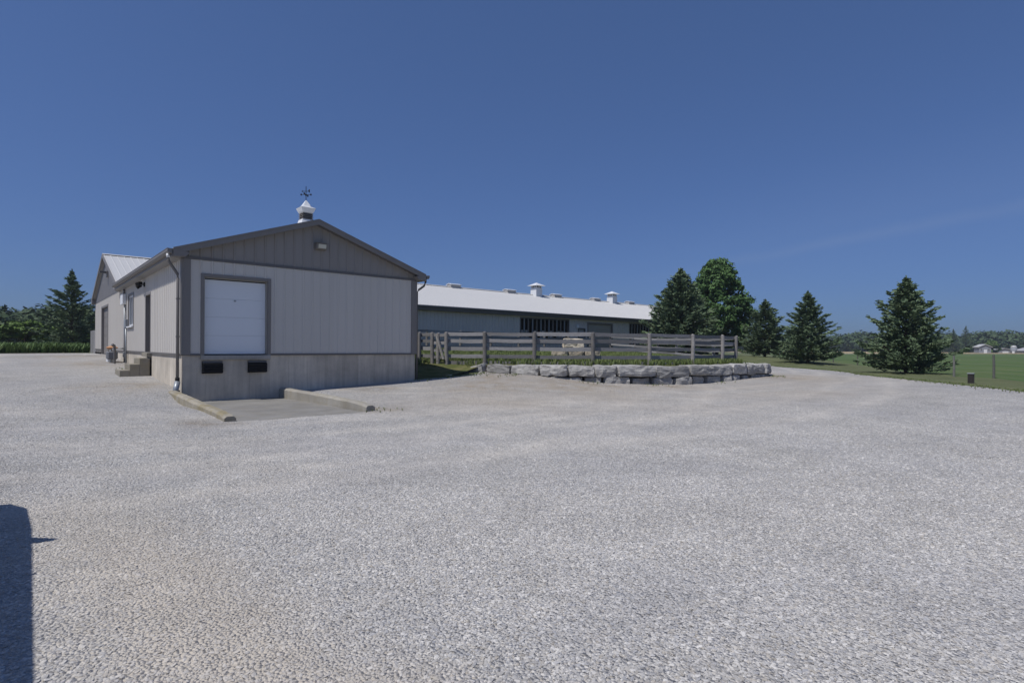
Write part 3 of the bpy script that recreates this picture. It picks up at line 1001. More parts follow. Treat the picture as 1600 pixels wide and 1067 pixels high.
for u0 in (.50, 1.78):
    mb = MB(); wf.box(mb, u0, u0 + .56, .002, .03, 0.82, 1.19)
    b_ = mb.build('dock_bumper', black_m, dock)
    mb = MB(); wf.box(mb, u0 + .01, u0 + .55, .03, .055, 1.135, 1.185); mb.build('steel_angle', trim_m, b_)
    for k in range(3):
        mb = MB(); wf.box(mb, u0 + .005, u0 + .555, .031, .13, .84 + k * .094, .84 + k * .094 + .09); mb.build('rubber_block', black_m, b_, bevel=.008)

# roof: two ribbed slopes, ridge cap, rake boards, soffits, gutters
OV, OF = 0.30, 0.30
def roof_slope(parent, xe, xr, ze, zr, y0, y1, along='y', name='roof', mat=roof_m, pitch=PITCH, thick=0.10, cut=None):
    """slope from eave line to ridge line; ribs run up the slope"""
    mb = MB()
    A = lambda s, y, dz: (xe + (xr - xe) * s, y, ze + (zr - ze) * s + dz) if along == 'y' else (y, xe + (xr - xe) * s, ze + (zr - ze) * s + dz)
    mb.hexa([A(0, y0, -thick), A(1, y0, -thick), A(1, y1, -thick), A(0, y1, -thick), A(0, y0, 0), A(1, y0, 0), A(1, y1, 0), A(0, y1, 0)])
    y = y0 + .05
    while y < y1 - .05:
        mb.add([A(0, y - .03, .001), A(1, y - .03, .001), A(0, y - .012, .022), A(1, y - .012, .022), A(0, y + .012, .022), A(1, y + .012, .022), A(0, y + .03, .001), A(1, y + .03, .001)],
               [(0, 1, 3, 2), (2, 3, 5, 4), (4, 5, 7, 6), (0, 2, 4, 6)])
        y += pitch
    return mb.build(name, mat, parent)


YB1, YBR = 31.55, 37.66                     # barn eave edge, barn ridge
BZE, BZR = 4.47, 6.64
zeave = ZE + .12
r_l = roof_slope(dock, FX0 - OV, XM, annex_top(FX0 - OV), ZP, FY0 - OF + .02, 31.9)
r_r = roof_slope(dock, FX1 + OV, XM, annex_top(FX0 - OV), ZP, FY0 - OF + .02, 31.9)
mb = MB()
mb.prism([(XM - .16, FY0 - OF, ZP - .055 + .03), (XM, FY0 - OF, ZP + .035), (XM + .16, FY0 - OF, ZP - .055 + .03), (XM + .16, FY0 - OF, ZP - .03), (XM, FY0 - OF, ZP + .005), (XM - .16, FY0 - OF, ZP - .03)], (0, 15.6, 0))
mb.build('ridge_cap', roof_m, dock)
for s in (-1, 1):
    xe = XM + s * (W / 2 + OV); ze_ = annex_top(FX0 - OV)
    mb = MB()
    mb.prism([(xe, FY0 - OF, ze_ + .03), (XM, FY0 - OF, ZP + .03), (XM, FY0 - OF, ZP - .15), (xe, FY0 - OF, ze_ - .16)], (0, .03, 0))
    mb.prism([(xe, FY0 - OF - .012, ze_ + .035), (XM, FY0 - OF - .012, ZP + .036), (XM, FY0 - OF - .012, ZP - .01), (xe, FY0 - OF - .012, ze_ - .015)], (0, .011, 0))
    mb.build('rake_board', trim2_m, dock)
    mb = MB()
    mb.prism([(xe, FY0 - OF + .031, ze_ - .12), (XM, FY0 - OF + .031, ZP - .12), (XM, FY0 - OF + .031, ZP - .135), (xe, FY0 - OF + .031, ze_ - .135)], (0, .31, 0))
    mb.build('rake_soffit', trim_m, dock)
    # boxed eave return at the gable foot
    xw = XM + s * W / 2
    mb = MB()
    mb.prism([(xe, FY0 - OF - .004, ze_ - .02), (xw - s * .12, FY0 - OF - .004, annex_top(xw) - .17), (xw - s * .02, FY0 - OF - .004, ZE - .01), (xe, FY0 - OF - .004, ZE - .03)], (0, .28, 0))
    mb.build('eave_return', trim2_m, dock, bevel=.004)
    # level soffit and fascia along the side
    mb = MB(); mb.box(min(xe, xw - s * .0), max(xe, xw - s * .0), FY0 - OF + .28, 31.5, ZE - .03, ZE - .005); mb.build('soffit', soffit_m, dock)
    mb = MB(); mb.box(min(xe, xe + s * .03), max(xe, xe + s * .03), FY0 - OF + .03, 31.45, ZE - .03, ze_ + .0); mb.build('fascia', trim2_m, dock)
    # gutter: a K-shaped trough
    g0 = xe + s * .032
    prof = [(0, .13), (0, 0), (.07, 0), (.115, .06), (.115, .125), (.125, .125), (.125, .135), (.105, .135), (.105, .065), (.066, .010), (.010, .010), (.010, .13)]
    mb = MB()
    mb.prism([(g0 + s * a, FY0 - OF - .02, ze_ - .14 + b) for a, b in prof], (0, 31.0 - (FY0 - OF), 0))
    mb.prism([(g0, FY0 - OF - .024, ze_ - .14), (g0 + s * .07, FY0 - OF - .024, ze_ - .14), (g0 + s * .115, FY0 - OF - .024, ze_ - .08), (g0 + s * .115, FY0 - OF - .024, ze_ - .005), (g0, FY0 - OF - .024, ze_ - .01)], (0, .003, 0))
    mb.build('gutter', trim2_m, dock)
# downspouts at both front corners
def pipe(pts, r, mat, name, parent, n=10, smooth=True):
    mb = MB(); mb.tube(pts, r, n); return mb.build(name, mat, parent, smooth=smooth)


gl = FX0 - OV - .09
pipe([(gl, FY0 - .10, ZE + .05), (gl, FY0 - .10, ZE - .06)], .05, white_m, 'downspout_outlet', dock)
dsp = pipe([(gl, FY0 - .10, ZE - .05), (gl + .02, FY0 - .08, ZE - .16), (FX0 - .13, FY0 + .04, ZE - .50), (FX0 - .115, FY0 + .06, ZE - .62), (FX0 - .115, FY0 + .06, .62)], .042, trim2_m, 'downspout', dock)
pipe([(FX0 - .115, FY0 + .06, .72), (FX0 - .115, FY0 + .06, .58)], .06, black_m, 'coupling', dsp)
pipe([(FX0 - .115, FY0 + .05, .60), (FX0 - .20, FY0 - .06, .24)], .075, grey_metal_m, 'drain_boot', dsp)
for z in (1.9, 3.0):
    mb = MB(); mb.box(FX0 - .165, FX0 - .05, FY0 + .012, FY0 + .11, z, z + .03); mb.build('strap', trim2_m, dsp)
gr_ = FX1 + OV + .09
dsp2 = pipe([(gr_, FY0 - .12, ZE + .06), (gr_, FY0 - .12, ZE - .05), (gr_ - .05, FY0 - .10, ZE - .20), (FX1 + .16, FY0 + .0, ZE - .36), (FX1 + .11, FY0 + .05, ZE - .46), (FX1 + .11, FY0 + .05, .40)], .042, trim_m, 'downspout', dock)
# flood light on the gable
mb = MB()
mb.hexa([(7.38, FY0 - .04, 4.90), (7.74, FY0 - .04, 4.90), (7.74, FY0 - .02, 5.12), (7.38, FY0 - .02, 5.12), (7.38, FY0 - .2, 4.93), (7.74, FY0 - .2, 4.93), (7.74, FY0 - .24, 5.12), (7.38, FY0 - .24, 5.12)])
lg = mb.build('gable_light', trim2_m, dock, bevel=.012)
mb = MB(); mb.hexa([(7.43, FY0 - .202, 4.955), (7.69, FY0 - .202, 4.955), (7.69, FY0 - .232, 5.085), (7.43, FY0 - .232, 5.085), (7.43, FY0 - .222, 4.955), (7.69, FY0 - .222, 4.955), (7.69, FY0 - .252, 5.085), (7.43, FY0 - .252, 5.085)]); mb.build('lens', lens_m, lg)
mb = MB(); mb.box(7.36, 7.76, FY0 - .27, FY0 - .03, 5.122, 5.14); mb.build('visor', trim2_m, lg)
# man door, steps side
mb = MB(); frame(wl, mb, MD[0], MD[1], ZS - .02, MD[3], .085, -.16, .055, bottom=False); f_ = mb.build('door_frame', trim2_m, dock, bevel=.004)
mb = MB(); wl.box(mb, MD[0] + .086, MD[1] - .086, -.15, -.11, ZS, MD[3] - .09); md_ = mb.build('entry_door', trim_m, dock, bevel=.004)
mb = MB(); wl.box(mb, MD[0] + .20, MD[0] + .26, -.109, -.05, 2.35, 2.42); mb.build('handle', grey_metal_m, md_)
mb = MB(); wl.box(mb, MD[0] + .04, MD[1] - .04, -.1, .16, ZS - .14, ZS); mb.build('door_sill', step_m, dock, bevel=.008)
# window
mb = MB(); frame(wl, mb, WN[0], WN[1], WN[2], WN[3], .09, -.08, .055); fw = mb.build('window', trim2_m, dock, bevel=.004)
glass_m, gt, gb = new_mat('window_glass', 0.05, 0, 0.6)
gb.inputs['Base Color'].default_value = (0.03, 0.04, 0.055, 1)
mb = MB(); wl.box(mb, WN[0] + .091, WN[1] - .091, -.06, -.045, WN[2] + .091, WN[3] - .091); mb.build('pane', glass_m, fw)
mb = MB(); frame(wl, mb, WN[0] + .091, WN[1] - .091, WN[2] + .091, WN[3] - .091, .06, -.04, .01)
wl.box(mb, (WN[0] + WN[1]) / 2 - .03, (WN[0] + WN[1]) / 2 + .03, -.042, .008, WN[2] + .152, WN[3] - .152); mb.build('sash', white_m, fw)
mb = MB(); wl.box(mb, WN[0] + .02, WN[1] - .02, .056, .12, WN[2] + .02, WN[2] + .075); mb.build('sill', white_m, fw)
# twin security light over the man door
mb = MB(); wl.box(mb, 6.28, 6.44, .04, .08, 3.86, 4.02); wl.box(mb, 6.34, 6.38, .08, .16, 3.92, 3.96)
sl = mb.build('security_light', black_m, dock)
for du, dz in ((-.10, .02), (.10, .02), (0, -.09)):
    c = wl.p(6.36 + du, .20, 3.95 + dz)
    mb = MB(); mb.tube([c + Vector((.06, 0, .03)), c + Vector((-.02, 0, 0)), c + Vector((-.10, du * .4, -.05))], [.035, .06, .075], 10); mb.build('lamp_head', black_m, sl)
# electrical boxes and conduits near the barn
mb = MB(); wl.box(mb, 11.25, 11.95, .045, .19, 3.46, 3.92); mb.build('meter_box', white_m, dock, bevel=.012)
mb = MB(); wl.box(mb, 10.75, 11.1, .045, .14, 2.42, 2.78); mb.build('junction_box', grey_metal_m, dock, bevel=.01)
c1 = wl.p(11.42, .09, 0); c2 = wl.p(10.92, .09, 0); c3 = wl.p(11.6, .09, 0)
pipe([c1 + Vector((0, 0, 3.46)), c1 + Vector((0, 0, .85))], .03, grey_metal_m, 'conduit', dock)
pipe([c2 + Vector((0, 0, 2.42)), c2 + Vector((0, 0, .85))], .03, grey_metal_m, 'conduit', dock)
pipe([c3 + Vector((0, 0, 4.15)), c3 + Vector((0, 0, 3.92))], .04, trim2_m, 'conduit', dock)
mb = MB(); wl.box(mb, 11.35, 11.62, .02, .13, 1.12, 1.34); mb.build('outlet_box', grey_metal_m, dock, bevel=.01)

# cupola with louvers and a weather vane
CX, CY = XM, 19.24
cup = MB()
cup.add([(CX - .26, CY - .26, 5.80), (CX + .26, CY - .26, 5.80), (CX + .26, CY + .26, 5.80), (CX - .26, CY + .26, 5.80), (CX - .185, CY - .185, 6.06), (CX + .185, CY - .185, 6.06), (CX + .185, CY + .185, 6.06), (CX - .185, CY + .185, 6.06)],
        [(4, 5, 6, 7), (0, 1, 5, 4), (1, 2, 6, 5), (2, 3, 7, 6), (3, 0, 4, 7)])
cup = cup.build('cupola', white_m, dock)
mb = MB(); mb.box(CX - .155, CX + .155, CY - .155, CY + .155, 6.06, 6.30); mb.build('louver_box', dark_m, cup)
for k in range(4):
    z = 6.075 + k * .06
    mb = MB(); s0, s1 = .195, .165
    mb.add([(CX - s0, CY - s0, z), (CX + s0, CY - s0, z), (CX + s0, CY + s0, z), (CX - s0, CY + s0, z), (CX - s1, CY - s1, z + .035), (CX + s1, CY - s1, z + .035), (CX + s1, CY + s1, z + .035), (CX - s1, CY + s1, z + .035)],
           [(0, 3, 2, 1), (4, 5, 6, 7), (0, 1, 5, 4), (1, 2, 6, 5), (2, 3, 7, 6), (3, 0, 4, 7)])
    mb.build('louver', trim2_m, cup)
prof = [(.17, 6.29), (.20, 6.33), (.25, 6.45), (.255, 6.462), (.175, 6.50), (.125, 6.56), (.083, 6.63), (.045, 6.70), (.015, 6.75)]
mb = MB(); vs, fs = [], []
for s, z in prof: vs += [(CX - s, CY - s, z), (CX + s, CY - s, z), (CX + s, CY + s, z), (CX - s, CY + s, z)]
for i in range(len(prof) - 1):
    for k in range(4): fs.append((4 * i + k, 4 * i + (k + 1) % 4, 4 * i + 4 + (k + 1) % 4, 4 * i + 4 + k))
fs += [(3, 2, 1, 0), tuple(4 * len(prof) - 4 + k for k in range(4))]
mb.add(vs, fs); mb.build('cupola_roof', white_m, cup)
vane = MB()
vane.tube([(CX, CY, 6.74), (CX, CY, 7.24)], .012, 6)
vane.tube([(CX, CY, 6.90), (CX, CY, 6.935), (CX, CY, 6.97)], [.01, .04, .01], 8)
a0 = Vector((rgt.x, rgt.y, 0)) * .17
for v_ in (a0, Vector((-a0.y, a0.x, 0))):
    c = Vector((CX, CY, 6.955))
    vane.tube([c - v_, c + v_], .009, 5)
    for e in (-1, 1):
        vane.tube([c + v_ * e * .98 - Vector((0, 0, .035)), c + v_ * e * 1.02, c + v_ * e * .98 + Vector((0, 0, .035))], [.012, .03, .012], 6)
c = Vector((CX, CY, 7.07)); v_ = a0 * .75
vane.tube([c - v_, c + v_], .009, 5)
vane.tube([c - v_ * .9, c - v_ * 1.25], [.03, .002], 6)
vane.prism([c + v_ * .55 + Vector((0, 0, .0)), c + v_ * 1.0 + Vector((0, 0, -.045)), c + v_ * 1.0 + Vector((0, 0, .075)), c + v_ * .75 + Vector((0, 0, .06))], Vector((-a0.y, a0.x, 0)).normalized() * .01)
vane.build('weather_vane', black_m, cup)

# ------------------------------------------------------------------ the long barn
BY0, BY1 = 31.95, 43.42
BX1 = 56.0
barn = empty('long_barn', (FX0, BY0, 0), 'long low barn with white steel roof, ridge vents and grey walls behind the paddock', 'barn')
bl = Wall((FX0, BY0), (0, 1), (-1, 0))       # gable wall on the left
bs = Wall((FX1, BY0), (1, 0), (0, -1))       # long side wall
BSL = (BZR - BZE) / (YBR - YB1)
def barn_top(y): return BZR - BSL * abs(y - YBR)


BD = (4.55, 7.85, 1.12, 3.86)
GW = BY1 - BY0
foundation(bl, 0.0, BD[0], 0.5, skip=barn)
foundation(bl, BD[1], GW, 0.5, skip=barn)
core(bl, barn, 0, GW, ZS - .01, ZE + .02, [(BD[0] + .06, BD[1] - .06, 0, BD[3] - .06)], siding_m)
clad(bl, barn, 0, GW, lambda u: ZS + .02, lambda u: ZE - .0, [BD], siding_m)
mb = MB()
mb.prism([(FX0 + .001, BY0 + .3, ZE + .02), (FX0 + .001, BY1 - .3, ZE + .02), (FX0 + .001, BY1 - .3, barn_top(BY1) - .13), (FX0 + .001, YBR, BZR - .13), (FX0 + .001, BY0 + .3, barn_top(BY0) - .13)], (.15, 0, 0))
mb.build('gable_core', gable_m, barn)
gable2_m = simple('siding_mid_grey', (0.235, 0.232, 0.24), 0.5, 0, 0.4, 0.05, 1.2, (1, 1, .3), rnd=.03)
clad(bl, barn, 0, GW, lambda u: ZE + .05, lambda u: barn_top(BY0 + u) - .11, [(YBR - BY0, YBR - BY0, 9, 9)], gable2_m, 'gable_panel')
mb = MB(); bl.box(mb, 0, GW, 0, .05, ZE, ZE + .05); mb.build('gable_trim', trim_m, barn)
mb = MB(); bl.box(mb, 0, BD[0], 0, .05, ZS - .03, ZS + .03); bl.box(mb, BD[1], GW, 0, .05, ZS - .03, ZS + .03); mb.build('base_trim', trim_m, barn)
mb = MB(); frame(bl, mb, BD[0], BD[1], BD[2], BD[3], .1, -.16, .055, bottom=False); mb.build('door_frame', trim2_m, barn)
mb = MB(); bl.box(mb, BD[0] + .101, BD[1] - .101, -.16, -.10, BD[2] + .02, BD[3] - .105); gd = mb.build('garage_door', white_m, barn)
for i in range(5):
    a = BD[2] + .03 + i * .52
    mb = MB(); bl.box(mb, BD[0] + .11, BD[1] - .11, -.099, -.07, a, a + .51); mb.build('door_section', trim2_m, gd, bevel=.006)
mb = MB(); bl.box(mb, BD[0] - .1, BD[1] + .3, .0, 1.0, .75, 1.115); mb.build('door_apron', make_concrete('pale_apron', (.42, .40, .37)), barn)
mb = MB(); bl.box(mb, BD[1] + .35, GW - .25, .001, .06, 1.10, 1.24); mb.build('vent_grille', black_m, barn)
mb = MB(); bl.box(mb, 4.55, 4.95, .04, .12, 5.30, 5.62); lb = mb.build('gable_light', trim2_m, barn)
mb = MB(); bl.box(mb, 4.62, 4.88, .12, .42, 5.50, 5.60); mb.build('lamp_head', trim_m, lb)

# side wall with stalls, a window and a roller door; U is measured from FX1
def bx(x): return x - FX1
ST1 = (bx(29.25), bx(34.85), 1.95, 4.04)
WIN = (bx(36.02), bx(36.98), 2.45, 3.36)
RD = (bx(37.25), bx(40.85), 1.40, 3.90)
ST2 = (bx(43.4), bx(48.9), 1.95, 4.04)
BW = BX1 - FX1
ops = [ST1, WIN, RD, ST2]
core(bs, barn, 0, BW, .9, ZE + .26, ops, siding_m)
clad(bs, barn, 0, BW, lambda u: 1.62, lambda u: ZE - .1, ops, siding_m)
mb = MB(); bs.box(mb, 0, BW, .001, .03, .9, 1.60); mb.build('footing_wall', concrete_m, barn)
for st in (ST1, ST2):
    mb = MB(); frame(bs, mb, st[0] - .05, st[1] + .05, st[2] - .02, st[3], .10, -.16, .05); mb.build('stall_frame', trim_m, barn)
    n = 12
    for i in range(1, n):
        u = st[0] + (st[1] - st[0]) * i / n
        mb = MB(); bs.box(mb, u - .045, u + .045, -.10, -.02, st[2] + .05, st[3] - .08); mb.build('stall_bar', grey_metal_m if i % 2 else trim2_m, barn)
        if i % 2 == 0 or i % 5 == 1:
            mb = MB(); bs.box(mb, u + .09, u + .33, -.5, -.46, 2.05, 3.05); mb.build('stall_partition', siding_m, barn)
    mb = MB(); bs.box(mb, st[0] - 2.5, st[1] + 4.5, -2.6, -2.5, 1.0, 4.6); mb.build('inner_wall', dark_m, barn)  # back wall coloured near-black to stand in for the unlit interior
mb = MB(); frame(bs, mb, WIN[0], WIN[1], WIN[2], WIN[3], .12, -.1, .055); fw = mb.build('window', trim_m, barn)
mb = MB(); bs.box(mb, WIN[0] + .121, WIN[1] - .121, -.07, -.04, WIN[2] + .121, WIN[3] - .121); mb.build('pane', simple('frosted_pane', (.36, .38, .40), .25, 0, .5, .05), fw)
mb = MB(); frame(bs, mb, RD[0], RD[1], RD[2], RD[3], .14, -.14, .055, bottom=False); mb.build('door_frame', trim2_m, barn)
mb = MB(); bs.box(mb, RD[0] + .141, RD[1] - .141, -.16, -.11, RD[2], RD[3] - .145); rd = mb.build('roller_door', beige_door_m, barn)
for i in range(5):
    a = RD[2] + .02 + i * .465
    mb = MB(); bs.box(mb, RD[0] + .15, RD[1] - .15, -.109, -.08, a, a + .455); mb.build('door_section', beige_door_m, rd, bevel=.006)
mb = MB(); bs.box(mb, bx(35.75), bx(36.02), .04, .16, 3.36, 3.62); mb.build('lamp_box', white_m, barn, bevel=.01)
# far and right end walls
be = Wall((FX0, BY1), (1, 0), (0, 1)); core(be, barn, 0, BX1 - FX0, .9, ZE + .26, [], siding_m)
bn = Wall((BX1, BY0), (0, 1), (1, 0)); core(bn, barn, 0, GW, .9, ZE, [], siding_m)
mb = MB()
mb.prism([(BX1 - .16, BY0 + .3, ZE), (BX1 - .16, BY1 - .3, ZE), (BX1 - .16, BY1 - .3, barn_top(BY1) - .12), (BX1 - .16, YBR, BZR - .12), (BX1 - .16, BY0 + .3, barn_top(BY0) - .12)], (.15, 0, 0))
mb.build('gable_core', gable_m, barn)
# roof
BOV = .20
roof_slope(barn, YB1, YBR, BZE, BZR, FX0 - BOV, BX1 + .3, along='x')
roof_slope(barn, 2 * YBR - YB1, YBR, BZE, BZR, FX0 - BOV, BX1 + .3, along='x')
mb = MB(); mb.prism([(FX0 - BOV - .01, YBR - .2, BZR - .02), (FX0 - BOV - .01, YBR, BZR + .05), (FX0 - BOV - .01, YBR + .2, BZR - .02), (FX0 - BOV - .01, YBR, BZR + .022)], (BX1 - FX0 + .52, 0, 0)); mb.build('ridge_cap', roof_m, barn)
for ye in (YB1, 2 * YBR - YB1):
    mb = MB()
    mb.prism([(FX0 - BOV - .03, ye, BZE + .03), (FX0 - BOV - .03, YBR, BZR + .03), (FX0 - BOV - .03, YBR, BZR - .17), (FX0 - BOV - .03, ye, BZE - .17)], (.029, 0, 0)); mb.build('rake_board', trim2_m, barn)
    mb = MB()
    mb.prism([(FX0 - BOV, ye, BZE - .105), (FX0 - BOV, YBR, BZR - .105), (FX0 - BOV, YBR, BZR - .12), (FX0 - BOV, ye, BZE - .12)], (.2, 0, 0)); mb.build('rake_soffit', soffit_m, barn)
    mb = MB()
    yi = ye + (.5 if ye < YBR else -.5)
    mb.prism([(FX0 - BOV - .028, ye, BZE - .06), (FX0 - BOV - .028, yi, barn_top(yi) - .17), (FX0 - BOV - .028, yi, ZE - .02), (FX0 - BOV - .028, ye, ZE - .04)], (.2, 0, 0)); mb.build('eave_return', trim2_m, barn)
mb = MB(); mb.box(FX1 + .5, BX1 + .3, YB1 - .035, YB1 - .001, BZE - .33, BZE - .012); mb.build('fascia', trim_m, barn)
mb = MB(); mb.box(FX1 + .5, BX1 + .3, YB1 - .155, YB1 - .036, BZE - .15, BZE - .02); mb.build('gutter', trim_m, barn, bevel=.01)
mb = MB(); mb.box(FX1 + .1, BX1 + .2, YB1, BY0 - .002, BZE - .33, BZE - .31); mb.build('soffit', trim_m, barn)
# ridge vents
rv0 = None
for x in (26.95, 33.15, 39.22, 45.2, 51.2):
    if rv0 is None:
        mb = MB()
        mb.prism([(x - .50, YBR - .30, BZR - .10), (x - .50, YBR - .30, BZR + .19), (x - .50, YBR, BZR + .25), (x - .50, YBR + .30, BZR + .19), (x - .50, YBR + .30, BZR - .10)], (1.0, 0, 0))
        rv0 = mb.build('ridge_vent', vent_m, barn)
        mb = MB()
        mb.prism([(x - .56, YBR - .37, BZR + .15), (x - .56, YBR - .37, BZR + .20), (x - .56, YBR, BZR + .29), (x - .56, YBR + .37, BZR + .20), (x - .56, YBR + .37, BZR + .15), (x - .56, YBR, BZR + .251)], (1.12, 0, 0))
        hd = mb.build('vent_hood', white_m, rv0)
        x_first = x
    else:
        c = dup(rv0, barn, (x - x_first, 0, 0)); dup(hd, c)
# ventilator turrets
def turret(x):
    y = YBR - .25
    mb = MB(); mb.box(x - .39, x + .39, y - .39, y + .39, 6.2, 7.24)
    t_ = mb.build('ventilator', white_m, barn)
    mb = MB(); mb.box(x - .31, x + .31, y - .31, y + .31, 7.24, 7.42); mb.build('louver_box', trim2_m, t_)
    for i in range(4):
        for sx, sy in ((1, 0), (-1, 0), (0, 1), (0, -1)):
            u = -.34 + i * .21
            mb = MB()
            if sx: mb.box(x + sx * .34 - .02, x + sx * .34 + .02, y + u, y + u + .05, 7.24, 7.44)
            else: mb.box(x + u, x + u + .05, y + sy * .34 - .02, y + sy * .34 + .02, 7.24, 7.44)
            mb.build('louver', white_m, t_)
    mb = MB(); h = .62
    mb.add([(x - h, y - h, 7.45), (x + h, y - h, 7.45), (x + h, y + h, 7.45), (x - h, y + h, 7.45), (x, y, 7.76), (x, y, 7.42)], [(0, 1, 4), (1, 2, 4), (2, 3, 4), (3, 0, 4), (1, 0, 5), (2, 1, 5), (3, 2, 5), (0, 3, 5)])
    mb.build('hood', white_m, t_)


turret(36.3); turret(47.7)

# ------------------------------------------------------------------ concrete steps, curbs
stp = empty('concrete_steps', (3.0, 24.1, .5), 'three grey concrete steps up to the side entry door', 'steps')
for i, (x0, z1) in enumerate(((2.55, .77), (2.84, .98), (3.13, 1.19))):
    mb = MB(); mb.box(x0, (2.84, 3.13, 3.44)[i] + (.0 if i < 2 else 0), 23.45, 24.75, .2, z1)
    mb.build('step', step_m, stp, bevel=.012)


def curb(name, pts, w, label, mat):
    """pts: (x, y, ground z, top z) along the curb; worn rounded end"""
    mb = MB(); vs, fs = [], []
    n = 26
    for i in range(n + 1):
        s = i / n * (len(pts) - 1); k = min(int(s), len(pts) - 2); f = s - k
        p = [pts[k][j] * (1 - f) + pts[k + 1][j] * f for j in range(4)]
        wob = lambda q: .014 * noise.noise(Vector((p[0] * 5 + q, p[1] * 5, q * 3)))
        end = max(0, (i - (n - 3)) / 3)
        tz = p[3] - end * (.03 + .03 * random.random())
        prof = [(-w / 2, -.3), (-w / 2, tz - .05), (-w / 2 + .05, tz), (w / 2 - .05, tz), (w / 2, tz - .05), (w / 2, -.3)]
        for q, (a, b) in enumerate(prof):
            vs.append((p[0] + a + wob(q), p[1], b + wob(q + 9)))
    m = 6
    for i in range(n):
        for q in range(m - 1): fs.append((i * m + q, i * m + q + 1, (i + 1) * m + q + 1, (i + 1) * m + q))
    fs += [tuple(range(m)), tuple(n * m + q for q in range(m))]
    mb.add(vs, fs)
    return tag(mb.build(name, mat, origin=(pts[0][0], pts[0][1], 0)), label, 'curb', 'concrete curbs beside the dock slab')


curb('concrete_curb', [(3.26, 18.30, .3, .36), (3.36, 15.5, .1, .23), (3.42, 13.12, 0, .15)], .24, 'yellowed low concrete curb left of the slab, running from the drain boot', curb_m)
curb('concrete_curb', [(6.34, 18.30, .15, .31), (6.52, 15.5, .1, .27), (6.68, 12.95, 0, .20)], .24, 'grey concrete curb at the right side of the dock slab', curb2_m)

# gas meter at the side wall
gm = empty('gas_meter', (2.98, 30.0, .85), 'grey gas meter with an orange topped regulator by the side wall', 'gas meter')
mb = MB(); mb.box(2.78, 3.16, 29.6, 30.2, 1.02, 1.38); mb.build('meter_body', simple('meter_paint', (.16, .165, .18), .6), gm, bevel=.05)
mb = MB(); mb.tube([(2.97, 30.3, .6), (2.97, 30.3, 1.48), (2.97, 30.0, 1.50), (2.97, 29.6, 1.50), (3.35, 29.45, 1.50)], .035, 8); mb.build('pipe', grey_metal_m, gm, smooth=True)
mb = MB(); mb.tube([(2.97, 29.85, 1.46), (2.97, 29.85, 1.54), (2.97, 29.85, 1.62)], [.13, .24, .08], 12); mb.build('regulator', orange_m, gm)
mb = MB(); mb.tube([(3.0, 29.2, .6), (3.0, 29.2, 1.60)], .045, 8); mb.tube([(3.0, 29.2, 1.6), (2.9, 29.15, 1.68)], .06, 8); mb.build('vent_pipe', trim_m, gm)
mb = MB(); mb.box(2.84, 3.12, 30.35, 30.75, .8, 1.32); mb.build('meter_cover', white_m, gm, bevel=.04)

# board fence behind the barn's far corner
bf = empty('board_fence', (3.55, 45, 1.1), 'grey upright board fence standing beyond the barn corner by the spruce', 'fence')
for i in range(14):
    y = 43.55 + i * .27
    mb = MB(); mb.box(3.50, 3.53, y, y + .24, 1.0, 2.58 + .03 * random.random()); mb.build('board', wood_m, bf)
for z in (1.4, 2.2):
    mb = MB(); mb.box(3.531, 3.57, 43.5, 47.3, z, z + .09); mb.build('rail', wood_m, bf)

# ------------------------------------------------------------------ armour stone wall
def stone_mesh(name, L, Dp, H, seed, rough=1.0, n=(7, 4, 4)):
    """rough quarried block centred on x, front at y=0 going back to y=Dp, z from 0 to H"""
    rs = random.Random(seed)
    bm = bmesh.new()
    nx, ny, nz_ = n
    grid = {}
    def vert(i, j, k):
        if (i, j, k) not in grid:
            x = (i / nx - .5) * L; y = j / ny * Dp; z = k / nz_ * H
            grid[(i, j, k)] = bm.verts.new((x, y, z))
        return grid[(i, j, k)]
    def q(*c): bm.faces.new([vert(*a) for a in c])
    for i in range(nx):
        for j in range(ny):
            q((i, j, 0), (i, j + 1, 0), (i + 1, j + 1, 0), (i + 1, j, 0)); q((i, j, nz_), (i + 1, j, nz_), (i + 1, j + 1, nz_), (i, j + 1, nz_))
        for k in range(nz_):
            q((i, 0, k), (i + 1, 0, k), (i + 1, 0, k + 1), (i, 0, k + 1)); q((i, ny, k), (i, ny, k + 1), (i + 1, ny, k + 1), (i + 1, ny, k))
    for j in range(ny):
        for k in range(nz_):
            q((0, j, k), (0, j, k + 1), (0, j + 1, k + 1), (0, j + 1, k)); q((nx, j, k), (nx, j + 1, k), (nx, j + 1, k + 1), (nx, j, k + 1))
    o1 = Vector((seed * 13.1, seed * 7.7, seed * 3.3))
    for (i, j, k), v in grid.items():
        c = v.co.copy()
        ex = min(1, min(i, nx - i) / 1.0); ey = min(1, min(j, ny - j)); ez = min(1, min(k, nz_ - k))
        corner = (ex == 0) + (ey == 0) + (ez == 0)
        f = noise.noise_vector(c * 1.6 + o1) * .10 * rough + noise.noise_vector(c * 7.0 + o1) * .055 * rough
        v.co += Vector((f.x * .6, f.y, f.z * .55))
        if corner >= 2:
            ctr = Vector((0, Dp / 2, H / 2))
            pull = .034 if corner == 2 else .07
            d = (ctr - v.co); d.x = math.copysign(min(abs(d.x), 1), d.x)
            v.co += d.normalized() * pull * (.6 + .8 * rs.random())
    bmesh.ops.triangulate(bm, faces=[f for f in bm.faces])
    me = bpy.data.meshes.new(name); bm.to_mesh(me); bm.free()
    return me


rwall = empty('retaining_wall', (19.7, 13.1, .1), 'curved two course retaining wall of rough grey armour stone below the paddock', 'wall')


